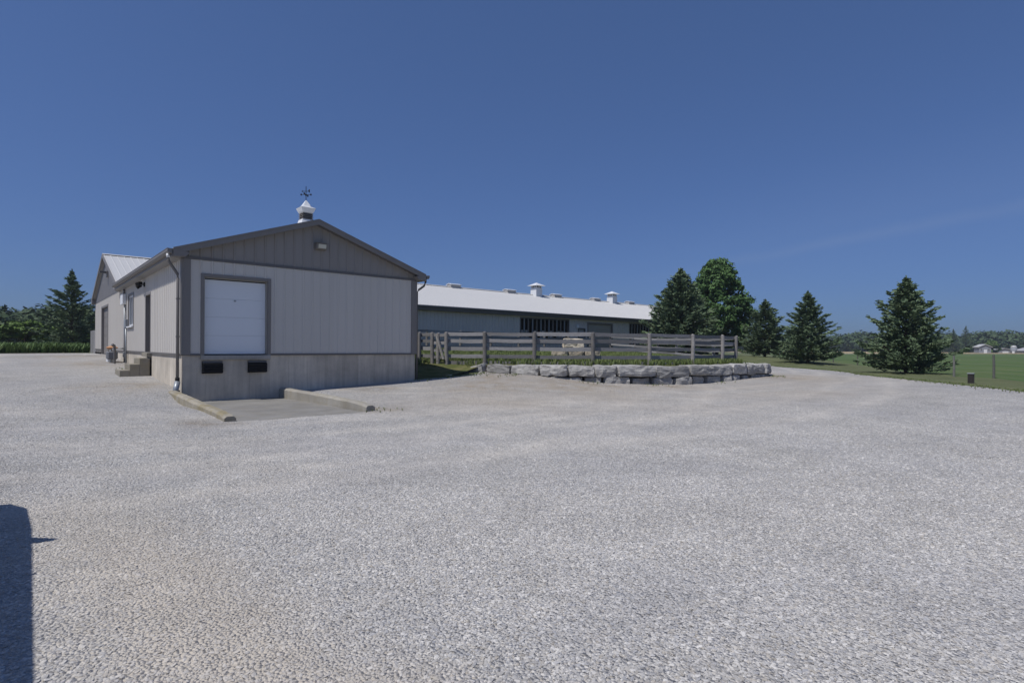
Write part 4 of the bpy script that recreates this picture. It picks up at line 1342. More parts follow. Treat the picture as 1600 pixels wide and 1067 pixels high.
def set_stone(a, b, z0, z1, depth, seed, back=0.0, rough=1.0, tilt=0.0, gap=.035):
    a = Vector((*a, 0)); b = Vector((*b, 0))
    L = (b - a).length - gap
    me = stone_mesh('stone', L, depth, z1 - z0, seed, rough)
    u = (b - a).normalized(); n_in = Vector((-u.y, u.x, 0))
    ang = math.atan2(u.y, u.x)
    mid = (a + b) / 2 + n_in * back
    o = link_mesh('stone', me, stone_m, rwall)
    o.location = Vector((mid.x, mid.y, z0)) - WL[rwall.name]
    o.rotation_euler = (0, tilt, ang)
    return o


TOPS = [(14.79, 18.36), (15.23, 17.24), (15.82, 16.13), (16.54, 15.17), (17.34, 14.43), (18.13, 13.88), (19.7, 13.11), (21.38, 12.55), (22.55, 12.25), (23.96, 11.93), (25.01, 11.72), (26.29, 11.49), (27.35, 11.72), (28.05, 12.35), (28.45, 13.3)]
TZ = [.90, .92, .94, .93, .92, .93, .90, .92, .90, .93, .91, .93, .90, .84]
for i, (a, b) in enumerate(zip(TOPS[:-1], TOPS[1:])):
    zt = TZ[i]; hh = [.40, .44, .46, .45, .46, .44, .47, .45, .43, .44, .44, .46, .40, .34][i]
    set_stone(a, b, zt - hh, zt, .85, 20 + i, back=[0, .03, -.03, .02, 0, -.02, .03, -.03, .02, 0, .03, -.04, 0, 0][i], tilt=[.02, 0, -.02, .015, 0, .02, -.01, .02, 0, -.02, 0, .02, 0, .05][i])
# flat wedge that starts the wall on the left
o = set_stone((14.05, 19.75), (14.80, 18.42), .42, .80, .8, 61, rough=1.3, tilt=-.24)
LOWS = [(15.01, 17.77, 15.26, 17.16), (15.46, 16.75, 15.82, 16.13), (15.83, 16.11, 16.02, 15.82), (16.04, 15.8, 16.96, 14.75), (17.0, 14.72, 17.61, 14.22), (17.68, 14.18, 18.64, 13.6), (18.66, 13.58, 19.53, 13.18),
        (19.58, 13.16, 20.52, 12.82), (20.62, 12.78, 21.49, 12.52), (21.59, 12.49, 22.32, 12.3), (22.4, 12.28, 23.3, 12.07), (23.34, 12.06, 23.92, 11.94), (24.0, 11.92, 24.65, 11.79), (24.74, 11.78, 25.24, 11.68), (25.34, 11.66, 26.14, 11.52),
        (26.2, 11.50, 27.2, 11.66), (27.25, 11.70, 27.95, 12.3)]
for i, (x0, y0, x1, y1) in enumerate(LOWS):
    zt = [.49, .47, .47, .46, .47, .47, .42, .45, .43, .45, .47, .46, .47, .45, .46, .47, .45][i]
    set_stone((x0, y0), (x1, y1), -.15 if i > 2 else .15, zt, .7, 80 + i, back=[.05, .1, .12, .06, .08, .02, .10, .05, .02, .10, .08, -.03, .10, .08, .10, .08, .1][i], rough=1.3 if i in (5, 8, 11) else 1.0, gap=(.05, .12, .06, .04, .09)[i % 5])

# pale limestone blocks stacked in the paddock
def block(loc, L, Dp, H, seed, rz, label):
    me = stone_mesh('stone_block', L, Dp, H, seed, 1.0)
    o = link_mesh('stone_block', me, pale_stone_m, origin=loc)
    o.rotation_euler = (0, 0, rz)
    return tag(o, label, 'stone block', 'pale stone blocks stacked in the paddock')


rz = math.atan2(rgt.y, rgt.x)
def along(x, y, s): return (x + rgt.x * s, y + rgt.y * s)


cx_, cy_ = 22.55, 20.1
for s, L, H, sd, lab in ((-.86, .85, .62, 201, 'whitish stone block at the left end of the lower course of the pale pile'), (.02, .86, .60, 202, 'pale stone block in the middle of the lower course, under the topmost block'), (.92, .80, .62, 203, 'pinkish tan stone block at the right end of the lower course of the pale pile')):
    p = along(cx_, cy_, s)
    block((p[0], p[1], pz(*p) - .02), L, .8, H + .02, sd, rz, lab)
p = along(cx_, cy_, -.12)
block((p[0], p[1], pz(*along(cx_, cy_, 0)) + .6), 1.15, .75, .55, 204, rz, 'tan layered stone block lying on top of the pale pile')
p = along(19.9, 16.9, 1.0)

# ------------------------------------------------------------------ paddock fence
def make_post_mesh(h, r, seed):
    mb = MB(); rs = random.Random(seed)
    n = 5
    mb.tube([(rs.uniform(-.008, .008), rs.uniform(-.008, .008), h * i / n - (.3 if i == 0 else 0)) for i in range(n + 1)] + [(0, 0, h + .015)], [r * 1.04, r * 1.02, r, r * 1.01, r * .98, r * .97, r * .55], 10)
    return mb.mesh('post', Vector((0, 0, 0)), smooth=False)


post_meshes = [make_post_mesh(1.42, .088, s) for s in range(3)]
board_meshes = {}


def add_post(parent, x, y, z, k, sc=1.0, lean=(0, 0)):
    o = link_mesh('post', post_meshes[k % 3], post_m, parent)
    o.location = Vector((x, y, z)) - WL[parent.name]
    o.rotation_euler = (lean[0], lean[1], k * 1.3)
    o.scale = (1, 1, sc)
    return o


rail_mesh = None


def add_rail(parent, a, b, w, t, jit):
    """a, b: end centres; one unit board mesh shared and scaled"""
    global rail_mesh
    if rail_mesh is None:
        mb = MB(); n = 4; vs, fs = [], []
        for i in range(n + 1):
            x = i / n
            e = .06 * math.sin(i * 2.1); g = .05 * math.cos(i * 1.7)
            vs += [(x, -.5, -.5 + e), (x, .5, -.5 + e), (x, .5, .5 + g), (x, -.5, .5 + g)]
        for i in range(n):
            for k in range(4): fs.append((4 * i + k, 4 * i + (k + 1) % 4, 4 * i + 4 + (k + 1) % 4, 4 * i + 4 + k))
        fs += [(3, 2, 1, 0), (4 * n, 4 * n + 1, 4 * n + 2, 4 * n + 3)]
        mb.add(vs, fs); rail_mesh = mb.mesh('rail', Vector((0, 0, 0)))
    a, b = Vector(a), Vector(b)
    d = b - a
    o = link_mesh('rail', rail_mesh, wood_m, parent)
    o.location = a - WL[parent.name]
    o.scale = (d.length, t, w)
    o.rotation_euler = (jit, -math.atan2(d.z, math.hypot(d.x, d.y)), math.atan2(d.y, d.x))
    return o


FENCE = [(13.73, 21.91), (14.03, 21.25), (14.34, 20.57), (15.38, 19.11), (16.74, 17.36), (18.59, 15.59), (21.1, 14.42), (23.66, 13.76), (26.4, 13.72), (28.55, 14.09)]
SIDE = [(28.55, 14.09), (30.3, 16.3), (32.2, 18.7), (34.3, 21.2), (36.5, 24.2), (37.5, 27.0), (37.6, 29.6)]
pf = empty('paddock_fence', (21.1, 14.42, .89), 'weathered grey board fence with round posts curving above the stone wall', 'fence')
RZ = (1.335, 1.035, .70, .345, .06)


def run(parent, pts, zf, levels, skip=(), seed=0, w=.155, inward=.11):
    rs = random.Random(seed)
    for i in range(len(pts) - 1):
        a, b = pts[i], pts[i + 1]
        dx, dy = b[0] - a[0], b[1] - a[1]; l = math.hypot(dx, dy)
        nx, ny = -dy / l * inward, dx / l * inward
        for k, z in enumerate(levels):
            if (i, k) in skip: continue
            j0, j1 = rs.uniform(-.018, .018), rs.uniform(-.018, .018)
            add_rail(parent, (a[0] + nx - dx / l * .05, a[1] + ny - dy / l * .05, zf(*a) + z + j0), (b[0] + nx + dx / l * .05, b[1] + ny + dy / l * .05, zf(*b) + z + j1), w * rs.uniform(.92, 1.1), .035, rs.uniform(-.03, .03))


flat = lambda x, y: .89
for k, (x, y) in enumerate(FENCE):
    add_post(pf, x, y, .89, k, 1.0 + .012 * math.sin(k * 5), (random.uniform(-.015, .015), random.uniform(-.015, .015)))
run(pf, FENCE, flat, RZ, skip={(0, 4), (1, 0), (1, 1), (1, 2), (1, 3), (1, 4)}, seed=3)
# leaning timber brace and a second post at the small gate
mb = MB(); mb.tube([(14.02, 20.90, 2.12), (14.18, 20.58, 1.10)], .06, 6); mb.build('brace', make_wood('pale_brace', (.36, .34, .31)), pf)
add_post(pf, 14.17, 21.0, .89, 4, .97)
for z in (1.30, .95, .6, .3):
    add_rail(pf, (14.05, 21.2, .89 + z), (14.36, 20.6, .89 + z), .13, .03, 0)

pf2 = empty('paddock_fence', (32.2, 18.7, .9), 'weathered grey board fence along the far side of the paddock before the barn', 'fence')
for k, (x, y) in enumerate(SIDE[1:]):
    add_post(pf2, x, y, pz(x, y), k, 1.0)
run(pf2, SIDE, pz, RZ[:4], seed=8)
BACK = [(37.6, 29.6)] + [(37.6 - 2.6 * i, 29.6 + .06 * i) for i in range(1, 10)]
for k, (x, y) in enumerate(BACK[1:]):
    add_post(pf2, x, y, pz(x, y), k, 1.0)
run(pf2, BACK, pz, RZ[:4], seed=9)

# ------------------------------------------------------------------ page wire fence beyond the lawn
wfn = empty('wire_fence', (50.5, 14.7, .4), 'thin grey posts and wire along the edge of the green field', 'fence')
WP = [(64, 22.2), (57.64, 18.87), (50.5, 14.75), (45, 11.75), (39, 8.45), (33.1, 5.62), (33.0, 4.17), (27.0, 1.2), (22, -1.6)]
wire_post_m = make_wood('grey_fence_post', (.15, .148, .135))
for k, (x, y) in enumerate(WP):
    mb = MB(); z0 = yz(x, y)
    mb.tube([(x, y, z0 - .3), (x + .01, y, z0 + .6), (x, y + .01, z0 + (1.10 + .1 * math.sin(k)))], [.05, .048, .042], 8)
    mb.build('post', wire_post_m, wfn)
for i in range(len(WP) - 1):
    mb = MB()
    a, b = WP[i], WP[i + 1]
    for z in (.12, .28, .45, .65, .85, 1.05):
        mb.tube([(*a, yz(*a) + z), ((a[0] + b[0]) / 2, (a[1] + b[1]) / 2, (yz(*a) + yz(*b)) / 2 + z - .02), (*b, yz(*b) + z)], 0.0022, 3, cap=False)
    mb.build('wire', trim2_m, wfn)

# small dark lamp post on the lawn
bz = yz(27.78, 4.19)
bo = empty('lawn_bollard', (27.78, 4.19, bz), 'short dark square bollard with a pale cap on the lawn edge', 'bollard')
mb = MB(); mb.box(27.69, 27.87, 4.10, 4.28, bz - .1, bz + .36); mb.build('body', simple('dark_brown_box', (.03, .026, .024), .7), bo, bevel=.01)
mb = MB(); mb.box(27.67, 27.89, 4.08, 4.30, bz + .36, bz + .395); mb.build('cap', grey_metal_m, bo, bevel=.008)
for dx in (-.05, .03):
    mb = MB(); mb.box(27.78 + dx, 27.80 + dx, 4.09, 4.099, bz + .02, bz + .33); mb.build('fin', trim_m, bo)

# ------------------------------------------------------------------ vegetation
def cards(P, A, B):
    """quads centred on P with half axes A, B -> verts, faces"""
    n = len(P)
    V = np.stack([P - A - B, P + A - B * .6, P + A + B * .6, P - A + B], 1).reshape(-1, 3)
    return V, np.arange(4 * n).reshape(n, 4)


def unit(v): return v / np.maximum(np.linalg.norm(v, axis=-1, keepdims=True), 1e-9)


def spruce(name, H, Rd, seed, levels=30, per=9, dens=1.0, loose=0.0):
    r = np.random.default_rng(seed)
    P, A, B, T = [], [], [], []
    limbs = MB()
    limbs.tube([(0, 0, -.2), (0, 0, H * .3), (.02, 0, H * .65), (0, .01, H * .97)], [.032 * H * .55, .013 * H, .007 * H, .002 * H], 8)
    for li in range(levels):
        f = (li + r.uniform(-.3, .3)) / (levels - 1)
        f = min(max(f, 0), 1)
        z0 = H * (.05 + .93 * f)
        Lm = Rd * ((1 - f) ** .88 * .99 + .012)
        if f < .08: Lm *= .9
        nb = max(4, int(per * (1 - .45 * f)))
        a0 = r.uniform(0, 6.28)
        for k in range(nb):
            az = a0 + 6.283 * k / nb + r.uniform(-.3, .3)
            L = Lm * r.uniform(.66 - loose * .2, 1.12 + loose * .22)
            rise = -.04 + .72 * f + r.uniform(-.12, .14)
            zb = z0 + r.uniform(-.5, .5) * H / levels
            ax = np.array([math.cos(az), math.sin(az), 0.0]); sd = np.array([-math.sin(az), math.cos(az), 0.0])
            def pt(s): return ax * (L * s) + np.array([0, 0, zb + L * (rise * s + .22 * s * s * (1 - f))])
            if L > .5: limbs.tube([pt(0), pt(.5), pt(.9)], [.012 * L + .006, .008 * L, .003], 4, cap=False)
            m = max(8, int(54 * dens * (.35 + L / Rd)))
            s = r.uniform(.12, 1.0, m) ** .75
            side = r.choice([-1.0, 1.0], m)
            w = L * .36 * (1.02 - s) ** .85 + .015
            off = r.uniform(0, 1, m) ** .7 * w
            base = np.stack([pt(x) for x in s]) + sd * (side * off)[:, None] + np.array([0, 0, 1.0]) * (-.07 * off - r.uniform(-.03 * Rd, .05 * Rd, m))[:, None]
            d = unit(ax * .75 + sd * (side * r.uniform(.2, .8, m))[:, None] + np.array([0, 0, 1.0]) * r.uniform(-.25, .6, m)[:, None])
            ln = (.036 * Rd + .026) * r.uniform(.7, 1.5, m)
            wd = ln * r.uniform(.22, .38, m)
            roll = unit(np.cross(d, np.stack([r.normal(size=m), r.normal(size=m), r.normal(size=m) * .8], 1)))
            P.append(base); A.append(d * ln[:, None]); B.append(roll * wd[:, None])
            T.append(np.clip(.28 * s + r.uniform(0, .62, m) + r.uniform(-.12, .18), 0, 1))
    # the upright leader
    m = 46
    hh = H * (.93 + .09 * r.uniform(0, 1, m))
    az = r.uniform(0, 6.283, m)
    P.append(np.stack([np.cos(az) * .02 * H * (1.02 - hh / H) * 5, np.sin(az) * .02 * H * (1.02 - hh / H) * 5, hh], 1))
    d = unit(np.stack([np.cos(az) * .5, np.sin(az) * .5, np.full(m, 1.0)], 1))
    A.append(d * (.014 * H)); B.append(unit(np.cross(d, r.normal(size=(m, 3)))) * (.004 * H)); T.append(r.uniform(.2, .9, m))
    P, A, B, T = map(np.concatenate, (P, A, B, T))
    V, F = cards(P, A, B)
    me = np_mesh(name + '_crown', V, F, tint=T)
    tm = limbs.mesh(name + '_trunk', Vector((0, 0, 0)))
    return me, tm


def place_tree(name, meshes, loc, rz_, sc, label, cat, group, leaf, kind=None):
    t_ = empty(name, loc, label, cat, group)
    t_.rotation_euler = (0, 0, rz_)
    t_.scale = sc if isinstance(sc, tuple) else (sc, sc, sc)
    link_mesh('crown', meshes[0], leaf, t_)
    link_mesh('trunk', meshes[1], bark_m, t_)
    return t_


sp_a = spruce('spruce_a', 5.2, 2.5, 1, levels=29, per=10, loose=.8)
sp_b = spruce('spruce_b', 6.2, 2.6, 2, levels=30, per=9, loose=.5)
sp_c = spruce('spruce_c', 7.3, 3.6, 3, levels=36, per=12, dens=1.1, loose=.3)
sp_d = spruce('spruce_d', 6.8, 2.5, 9, levels=26, per=8, dens=.95, loose=1.0)
GSP = 'spruce trees round the yard'
place_tree('spruce_tree', sp_a, (35.35, 8.05, yz(35.35, 8.05) - .05), 0.4, (.93, .93, .985), 'wide dark spruce with boughs to the ground standing alone on the lawn strip', 'tree', GSP, spruce_m)
place_tree('spruce_tree', sp_b, (45.81, 16.81, yz(45.81, 16.81)), 1.9, (1.0, 1.0, .885), 'taller right hand spruce of the touching pair behind the lawn', 'tree', GSP, spruce_m)
place_tree('spruce_tree', sp_b, (50.36, 22.13, yz(50.36, 22.13)), 4.4, (1.08, 1.08, .82), 'shorter spruce in the gap between the maple and its taller neighbour', 'tree', GSP, spruce_m)
place_tree('spruce_tree', sp_c, (41.06, 25.04, yz(41.06, 25.04) - .1), .7, (1.0, 1.0, 1.0), 'big dense spruce at the end of the barn roof, against the maple', 'tree', GSP, spruce_m)
place_tree('spruce_tree', sp_d, (3.11, 58.78, 1.0), 2.2, (1.05, 1.05, 1.0), 'open topped spruce left of the barn gable', 'tree', GSP, spruce_m)


def broadleaf(name, H, Rd, seed, clumps=190, leaves=95, leaf=.11, z0=.14, ymul=1.0):
    r = np.random.default_rng(seed)
    limbs = MB()
    limbs.tube([(0, 0, -.2), (.03, 0, H * .25), (0, .05, H * .55), (0, 0, H * .8)], [.026 * H, .02 * H, .012 * H, .004 * H], 8)
    P, A, B, T = [], [], [], []
    for c in range(clumps):
        f = r.uniform(0, 1)
        zc = H * (z0 + (1 - z0) * f * .97)
        prof = math.sin(min(1, (f * .80 + .16)) * math.pi) ** .6 * (1.0 if f < .4 else 1.0 - .45 * (f - .4))
        az = r.uniform(0, 6.283)
        lump = 1 + .09 * math.sin(2 * az + 5 * f + seed) + .10 * math.sin(5 * az - 9 * f)
        rad = Rd * prof * lump * r.uniform(.35, 1.08) ** .6
        ctr = np.array([math.cos(az) * rad, math.sin(az) * rad, zc])
        if c % 4 == 0:
            limbs.tube([(0, 0, max(.2, zc - rad * .7)), tuple(ctr * np.array([.55, .55, 1]) - np.array([0, 0, .2])), tuple(ctr)], [.010 * H * .7, .006 * H * .7, .002 * H], 4, cap=False)
        cr_ = Rd * r.uniform(.09, .22)
        d = unit(r.normal(size=(leaves, 3))) * (r.uniform(0, 1, leaves) ** .45)[:, None] * cr_ * np.array([1.1, 1.1, .75])
        p = ctr + d
        nrm = unit(unit(d + 1e-6) * .7 + r.normal(size=(leaves, 3)) * .55 + np.array([0, 0, .5]))
        t1 = unit(np.cross(nrm, r.normal(size=(leaves, 3))))
        t2 = np.cross(nrm, t1)
        s = leaf * r.uniform(.6, 1.3, leaves)
        P.append(p); A.append(t1 * s[:, None]); B.append(t2 * (s * .62)[:, None])
        T.append(np.clip(r.uniform(-.05, .55) + r.uniform(-.15, .45, leaves), 0, 1))
    P, A, B, T = map(np.concatenate, (P, A, B, T))
    V, F = cards(P, A, B)
    return np_mesh(name + '_crown', V, F, tint=T), limbs.mesh(name + '_trunk', Vector((0, 0, 0)))


mp_ = broadleaf('maple', 9.45, 3.15, 21, clumps=460, leaves=75, leaf=.115, z0=.08)
place_tree('maple_tree', mp_, (51.8, 27.6, yz(51.8, 27.6)), .3, 1.0, 'bright green full crowned maple rising behind the big spruce', 'tree', None, maple_m)

# light green bush and the woods on the left
bu = broadleaf('bush', 3.6, 2.3, 31, clumps=70, leaves=90, leaf=.13, z0=.1)
for k, (x, y, s) in enumerate(((0.2, 62, .74), (-3.2, 61, .66), (2.6, 66, .66))):
    place_tree('bush', bu, (x, y, .95), k * 1.7, (s * 1.5, s * 1.5, s), ('yellow green leafy bush left of the open topped spruce', 'yellow green leafy bush at the picture edge above the corn', 'small yellow green bush partly behind the spruce by the barn')[k], 'bush', 'bushes above the corn', bush_m)


def woodland(name, trees, leaf, n, seed, mat, label):
    """a far wood: many overlapping crowns of leaf sized cards"""
    r = np.random.default_rng(seed)
    P, A, B, T = [], [], [], []
    for (x, y, z, h, rad) in trees:
        m = n
        th = r.uniform(0, 6.283, m); u = r.uniform(-1, 1, m); q_ = r.uniform(.55, 1.0, m) ** .5
        d = np.stack([np.sqrt(1 - u * u) * np.cos(th), np.sqrt(1 - u * u) * np.sin(th), u], 1)
        lump = 1 + .22 * np.sin(3 * th + x) * np.cos(2.5 * u + y)
        p = np.array([x, y, z + h * .5]) + d * (q_ * lump)[:, None] * np.array([rad, rad, h * .52])
        nrm = unit(d + r.normal(size=(m, 3)) * .5 + np.array([0, 0, .3]))
        t1 = unit(np.cross(nrm, r.normal(size=(m, 3)))); t2 = np.cross(nrm, t1)
        s = leaf * r.uniform(.5, 1.3, m)
        P.append(p); A.append(t1 * s[:, None]); B.append(t2 * (s * .7)[:, None])
        T.append(np.clip(r.uniform(0, .5) + r.uniform(-.1, .4, m), 0, 1))
    P, A, B, T = map(np.concatenate, (P, A, B, T))
    V, F = cards(P, A, B)
    o = link_mesh(name, np_mesh(name, V, F, tint=T), mat, kind='stuff')
    return tag(o, label, 'woodland')


tl = []
rr = random.Random(4)
for i in range(150):
    x = rr.uniform(-34, 12); dy = rr.uniform(0, 34)
    y = 92 + dy
    h = 4.0 + .075 * dy + rr.uniform(-.6, .6) + (x + 14) * .03
    tl.append((x, y, .8, h, rr.uniform(2.6, 4.0)))
woodland('woodland', tl, .30, 560, 5, wood_leaf_m, 'dark green wooded rise behind the corn on the left horizon')
tr_ = []
for i in range(230):
    s = rr.uniform(-40, 230); dd = rr.uniform(0, 36)
    # line of woods 300 m off, roughly square to the view of the right side
    bx_, by_ = 318 + .42 * s, 128 - .92 * s
    tr_.append((bx_ + dd * .92, by_ + dd * .38, .2, rr.uniform(7.0, 10.0) + dd * .06, rr.uniform(4.5, 7.0)))
for i in range(60):
    s = rr.uniform(0, 1)
    tr_.append((318 - 150 * s + rr.uniform(0, 14), 128 + 120 * s + rr.uniform(0, 25), .3, rr.uniform(8, 11.5), rr.uniform(4.5, 7)))
woodland('woodland', tr_, .72, 430, 6, wood_leaf_m, 'dark band of distant woods along the right horizon')

# distant spruces, round tree and farm buildings
sp_far = spruce('spruce_far', 14.5, 3.6, 15, levels=26, per=8, dens=.8)
place_tree('spruce_tree', sp_far, (316.3, 54.0, .2), 0, (1.25, 1.25, .74), 'far dark spruce just left of the tallest spruce on the right horizon', 'tree', 'far spruces by the farmstead', spruce_m)
place_tree('spruce_tree', sp_far, (320.3, 50.2, .2), 2, (1.15, 1.15, .84), 'tallest far spruce on the right horizon beside the farmhouse', 'tree', 'far spruces by the farmstead', spruce_m)
rt = broadleaf('round_tree', 5.6, 3.6, 41, clumps=60, leaves=60, leaf=.4, z0=.12)
place_tree('broadleaf_tree', rt, (334.7, 43.2, .2), 0, 1.0, 'low round tree between the far farmhouse and the shed', 'tree', None, bush_m)


def far_building(name, x, y, w, d, h, roof_h, wall_mat, roof_mat_, label, cat, door=True, rot=0.5):
    o = empty(name, (x, y, .2), label, cat)
    ca, sa = math.cos(rot), math.sin(rot)
    def P(a, b, z): return (x + a * ca - b * sa, y + a * sa + b * ca, .2 + z)
    def bx8(a0, a1, b0, b1, z0, z1): return [P(a0, b0, z0), P(a1, b0, z0), P(a1, b1, z0), P(a0, b1, z0), P(a0, b0, z1), P(a1, b0, z1), P(a1, b1, z1), P(a0, b1, z1)]
    mb = MB(); mb.hexa(bx8(-d / 2, d / 2, -w / 2, w / 2, -.3, h))
    mb.prism([P(-d / 2, -w / 2, h), P(-d / 2, w / 2, h), P(-d / 2, 0, h + roof_h * .93)], Vector((ca, sa, 0)) * d)
    mb.build('wall', wall_mat, o)
    mb = MB()
    for s in (-1, 1):
        mb.hexa([P(-d / 2 - .4, s * (w / 2 + .4), h - .1), P(d / 2 + .4, s * (w / 2 + .4), h - .1), P(d / 2 + .4, 0, h + roof_h), P(-d / 2 - .4, 0, h + roof_h),
                 P(-d / 2 - .4, s * (w / 2 + .4), h + .1), P(d / 2 + .4, s * (w / 2 + .4), h + .1), P(d / 2 + .4, 0, h + roof_h + .2), P(-d / 2 - .4, 0, h + roof_h + .2)])
    mb.build('roof', roof_mat_, o)
    if door:
        mb = MB(); mb.hexa(bx8(-d / 2 - .06, -d / 2, -w * .16, w * .10, 0, h * .62)); mb.build('door', white_m, o)
        for b in (-w * .36, w * .26):
            mb = MB(); mb.hexa(bx8(-d / 2 - .05, -d / 2, b, b + w * .1, h * .45, h * .75)); mb.build('window', trim_m, o)
    return o


fgrey = simple('far_grey_siding', (.26, .275, .30), .7)
far_building('farmhouse', 311.7, 43.2, 4.2, 5.0, 2.7, 1.1, fgrey, roof_m, 'small far farmhouse with pale roof right of the tallest far spruce', 'house')
far_building('farm_shed', 344.2, 41.0, 8.5, 7, 1.3, .9, fgrey, roof_m, 'low far shed with a pale roof between the round tree and the silo', 'shed')
far_building('farm_shed', 357.0, 31.5, 9.5, 12, 1.2, 1.4, fgrey, simple('far_grey_roof', (.42, .42, .44), .6), 'low grey roofed far shed at the right edge of the view', 'shed', door=False)
si = empty('silo', (335.5, 35.6, .2), 'grey far silo with a rounded top at the right horizon', 'silo')
mb = MB(); mb.tube([(335.5, 35.6, 0), (335.5, 35.6, 2.9)], 1.15, 14); mb.build('cylinder_wall', fgrey, si, smooth=True)
mb = MB(); mb.tube([(335.5, 35.6, 2.9), (335.5, 35.6, 3.3), (335.5, 35.6, 3.65), (335.5, 35.6, 3.8)], [1.2, 1.05, .6, .1], 14); mb.build('dome', roof_m, si, smooth=True)
mb = MB(); mb.box(334.25, 334.4, 35.2, 36.0, .2, 1.2); mb.build('hatch', white_m, si)

# corn at the left edge of the yard
def blades(pts, hgt, wid, lean, per, seed):
    """grass like clumps: per blades of two quads at each point"""
    r = np.random.default_rng(seed)
    n = len(pts)
    pts = np.repeat(np.asarray(pts, float), per, 0); m = len(pts)
    az = r.uniform(0, 6.283, m); h = hgt * r.uniform(.5, 1.15, m); l = lean * h * r.uniform(.2, 1.2, m)
    d = np.stack([np.cos(az), np.sin(az), np.zeros(m)], 1); s = np.stack([-np.sin(az), np.cos(az), np.zeros(m)], 1)
    w = wid * r.uniform(.6, 1.3, m)
    b0 = pts + d * .02 * hgt
    b1 = pts + d * (l * .4)[:, None] + np.array([0, 0, 1.0]) * (h * .62)[:, None]
    b2 = pts + d * l[:, None] + np.array([0, 0, 1.0]) * h[:, None]
    V = np.stack([b0 - s * w[:, None], b0 + s * w[:, None], b1 + s * (w * .8)[:, None], b1 - s * (w * .8)[:, None], b2], 1).reshape(-1, 3)
    i = np.arange(m)[:, None] * 5
    F = np.concatenate([i + [0, 1, 2], i + [0, 2, 3], i + [3, 2, 4]])
    t = r.uniform(0, 1, m)
    return V, F, np.concatenate([t, t, t])


cp = []
for i in range(1700):
    s = rr.uniform(0, 1)
    x = -16 + 19.5 * s
    y0 = 41.2 + (x + 12) * .36 if x < -1 else 45.3 + (x + 1) * .5
    y = y0 + .35 + rr.random() ** 1.4 * 7
    cp.append((x, y, yz(x, y)))
V, F, T = blades(cp, .66, .036, .75, 10, 3)
tag(link_mesh('corn_crop', np_mesh('corn_crop', V, F, tint=T), corn_m, kind='stuff'), 'tall green corn and weeds along the far left gravel edge', 'corn')
# long grass inside the paddock and along its fence
gp = []
for i in range(15000):
    x = rr.uniform(12, 38); y = rr.uniform(13, 31)
    gp.append((x, y))
gp = np.array(gp)
keep = (sdf(PAD, gp[:, 0], gp[:, 1]) < -.35) & ~((gp[:, 0] < 14.6) & (gp[:, 1] < 21.0))
ff = sdf(PAD, gp[:, 0], gp[:, 1])
gp = gp[keep]
z = pad_h(gp[:, 0], gp[:, 1])
V, F, T = blades(np.column_stack([gp, z]), .30, .011, .6, 7, 5)
tag(link_mesh('tall_grass', np_mesh('tall_grass', V, F, tint=T), grass_m, kind='stuff'), 'long green and straw coloured grass growing in the paddock', 'grass')
# short tufts where lawn meets gravel, and weeds at the fence foot
ep = []
for i in range(len(GRAVEL) - 1):
    (x0, y0), (x1, y1) = GRAVEL[i], GRAVEL[i + 1]
    l = math.hypot(x1 - x0, y1 - y0)
    if max(x0, x1) < 9 or l > 60: continue
    for k in range(int(l * 34)):
        f = rr.random(); o_ = rr.gauss(0, .22)
        nx, ny = (y1 - y0) / l, -(x1 - x0) / l
        ep.append((x0 + (x1 - x0) * f + nx * o_, y0 + (y1 - y0) * f + ny * o_))
for (cx, cy, n_) in ((6.95, 12.9, 10), (11.5, 18.2, 18), (15.0, 16.9, 30), (17.0, 14.3, 18), (19.4, 12.9, 16), (23.0, 11.8, 14), (26.8, 11.1, 26), (14.2, 17.9, 40), (3.1, 26.5, 10)):
    for k in range(n_):
        ep.append((cx + rr.gauss(0, .32), cy + rr.gauss(0, .22)))
ep = np.array(ep)
ep = ep[(sdf(PAD, ep[:, 0], ep[:, 1]) > .3) & ~((ep[:, 0] > 3.4) & (ep[:, 0] < 11.6) & (ep[:, 1] > 18.3))]
V, F, T = blades(np.column_stack([ep, yard_h(ep[:, 0], ep[:, 1])]), .07, .007, .8, 6, 6)
tag(link_mesh('lawn_edge_grass', np_mesh('lawn_edge_grass', V, F, tint=T), grass_m, kind='stuff'), 'short grass tufts along the edge of the gravel', 'grass')

# ------------------------------------------------------------------ parked step van left of the view (its shadow falls into the picture)
van = empty('parked_van', (-2.2, 5.0, .05), 'white boxy step van parked left of the camera, casting the shadow at lower left', 'van')
vx0, vx1, vy0, vy1 = -3.0, -1.0, 1.6, 7.78
zb, zr_ = .45, 2.05
mb = MB()
sec = [(vy0, .12, 1.98), (vy0 + .12, .02, 2.05), (6.5, .0, 2.05), (7.38, .02, 2.03), (7.68, .10, 1.95), (vy1, .24, 1.80)]
vs, fs = [], []
for y, ins, zt in sec:
    prof = [(vx0 + ins, zb), (vx0 + ins, zt - .18), (vx0 + ins + .05, zt - .06), (vx0 + ins + .18, zt), (vx1 - ins - .18, zt), (vx1 - ins - .05, zt - .06), (vx1 - ins, zt - .18), (vx1 - ins, zb)]
    vs += [(x, y, z) for x, z in prof]
for i in range(len(sec) - 1):
    for k in range(8): fs.append((8 * i + k, 8 * i + (k + 1) % 8, 8 * i + 8 + (k + 1) % 8, 8 * i + 8 + k))
fs += [tuple(range(8)), tuple(8 * (len(sec) - 1) + k for k in range(8))]
mb.add(vs, fs); mb.build('body', white_m, van)
mb = MB(); mb.box(vx0 + .35, vx1 - .35, vy1 + .001, vy1 + .012, 1.15, 1.70); mb.build('windscreen', glass_m, van)
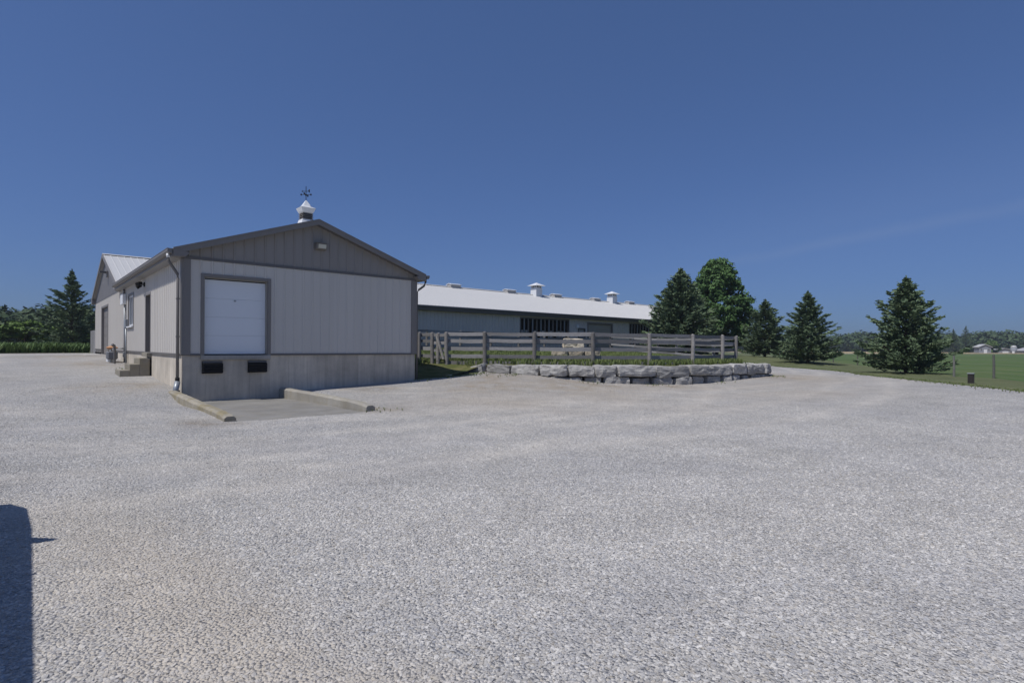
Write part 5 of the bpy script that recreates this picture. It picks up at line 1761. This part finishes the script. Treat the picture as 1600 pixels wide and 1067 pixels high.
mb = MB(); mb.box(vx1 + .001, vx1 + .012, 5.7, 6.6, 1.2, 1.75); dw = mb.build('side_window', glass_m, van)
mb = MB(); mb.box(vx1 + .001, vx1 + .014, 5.2, 5.23, .55, 1.9); mb.build('door_seam', trim_m, van)
mb = MB(); mb.box(vx0, vx1, vy1 + .0, vy1 + .12, .42, .62); mb.build('bumper', trim_m, van)
mb = MB(); mb.box(vx0, vx1, vy0 - .1, vy0 - .001, .42, .60); mb.build('bumper', trim_m, van)
for x in (vx0 + .35, vx1 - .35):
    mb = MB(); mb.tube([(x, vy1 + .001, .85), (x, vy1 + .05, .85)], .11, 12); mb.build('headlight', lens_m, van)
for x, s in ((vx0 + .08, -1), (vx1 - .08, 1)):
    for y in (2.7, 6.4):
        mb = MB(); mb.tube([(x - s * .16, y, .42), (x + s * .06, y, .42)], .37, 20); w_ = mb.build('wheel', black_m, van)
        mb = MB(); mb.tube([(x + s * .061, y, .42), (x + s * .08, y, .42)], .2, 16); mb.build('rim', grey_metal_m, w_)
mb = MB(); mb.tube([(vx1 - .02, 6.28, 1.58), (vx1 + .16, 6.13, 1.60)], .035, 6)
mb.hexa([(vx1 + .06, 6.18, 1.48), (vx1 + .26, 6.00, 1.50), (vx1 + .29, 6.04, 1.50), (vx1 + .09, 6.24, 1.48), (vx1 + .06, 6.18, 1.70), (vx1 + .26, 6.00, 1.68), (vx1 + .29, 6.04, 1.68), (vx1 + .09, 6.24, 1.70)])
mb.build('side_mirror', trim_m, van)

# ------------------------------------------------------------------ summer haze over the fields
hz, ht, hb = new_mat('haze_air')
ht.nodes.clear()
ho = ht.nodes.new('ShaderNodeOutputMaterial'); pv = ht.nodes.new('ShaderNodeVolumePrincipled')
pv.inputs['Color'].default_value = (0.86, 0.93, 1.0, 1)
pv.inputs['Density'].default_value = 0.00045
pv.inputs['Anisotropy'].default_value = 0.3
ht.links.new(pv.outputs['Volume'], ho.inputs['Volume'])
mb = MB(); mb.box(-2600, 2600, -2600, 2600, -3.0, 16.5)
tag(mb.build('haze', hz, kind='stuff'), 'thin pale summer haze over the fields', 'haze')
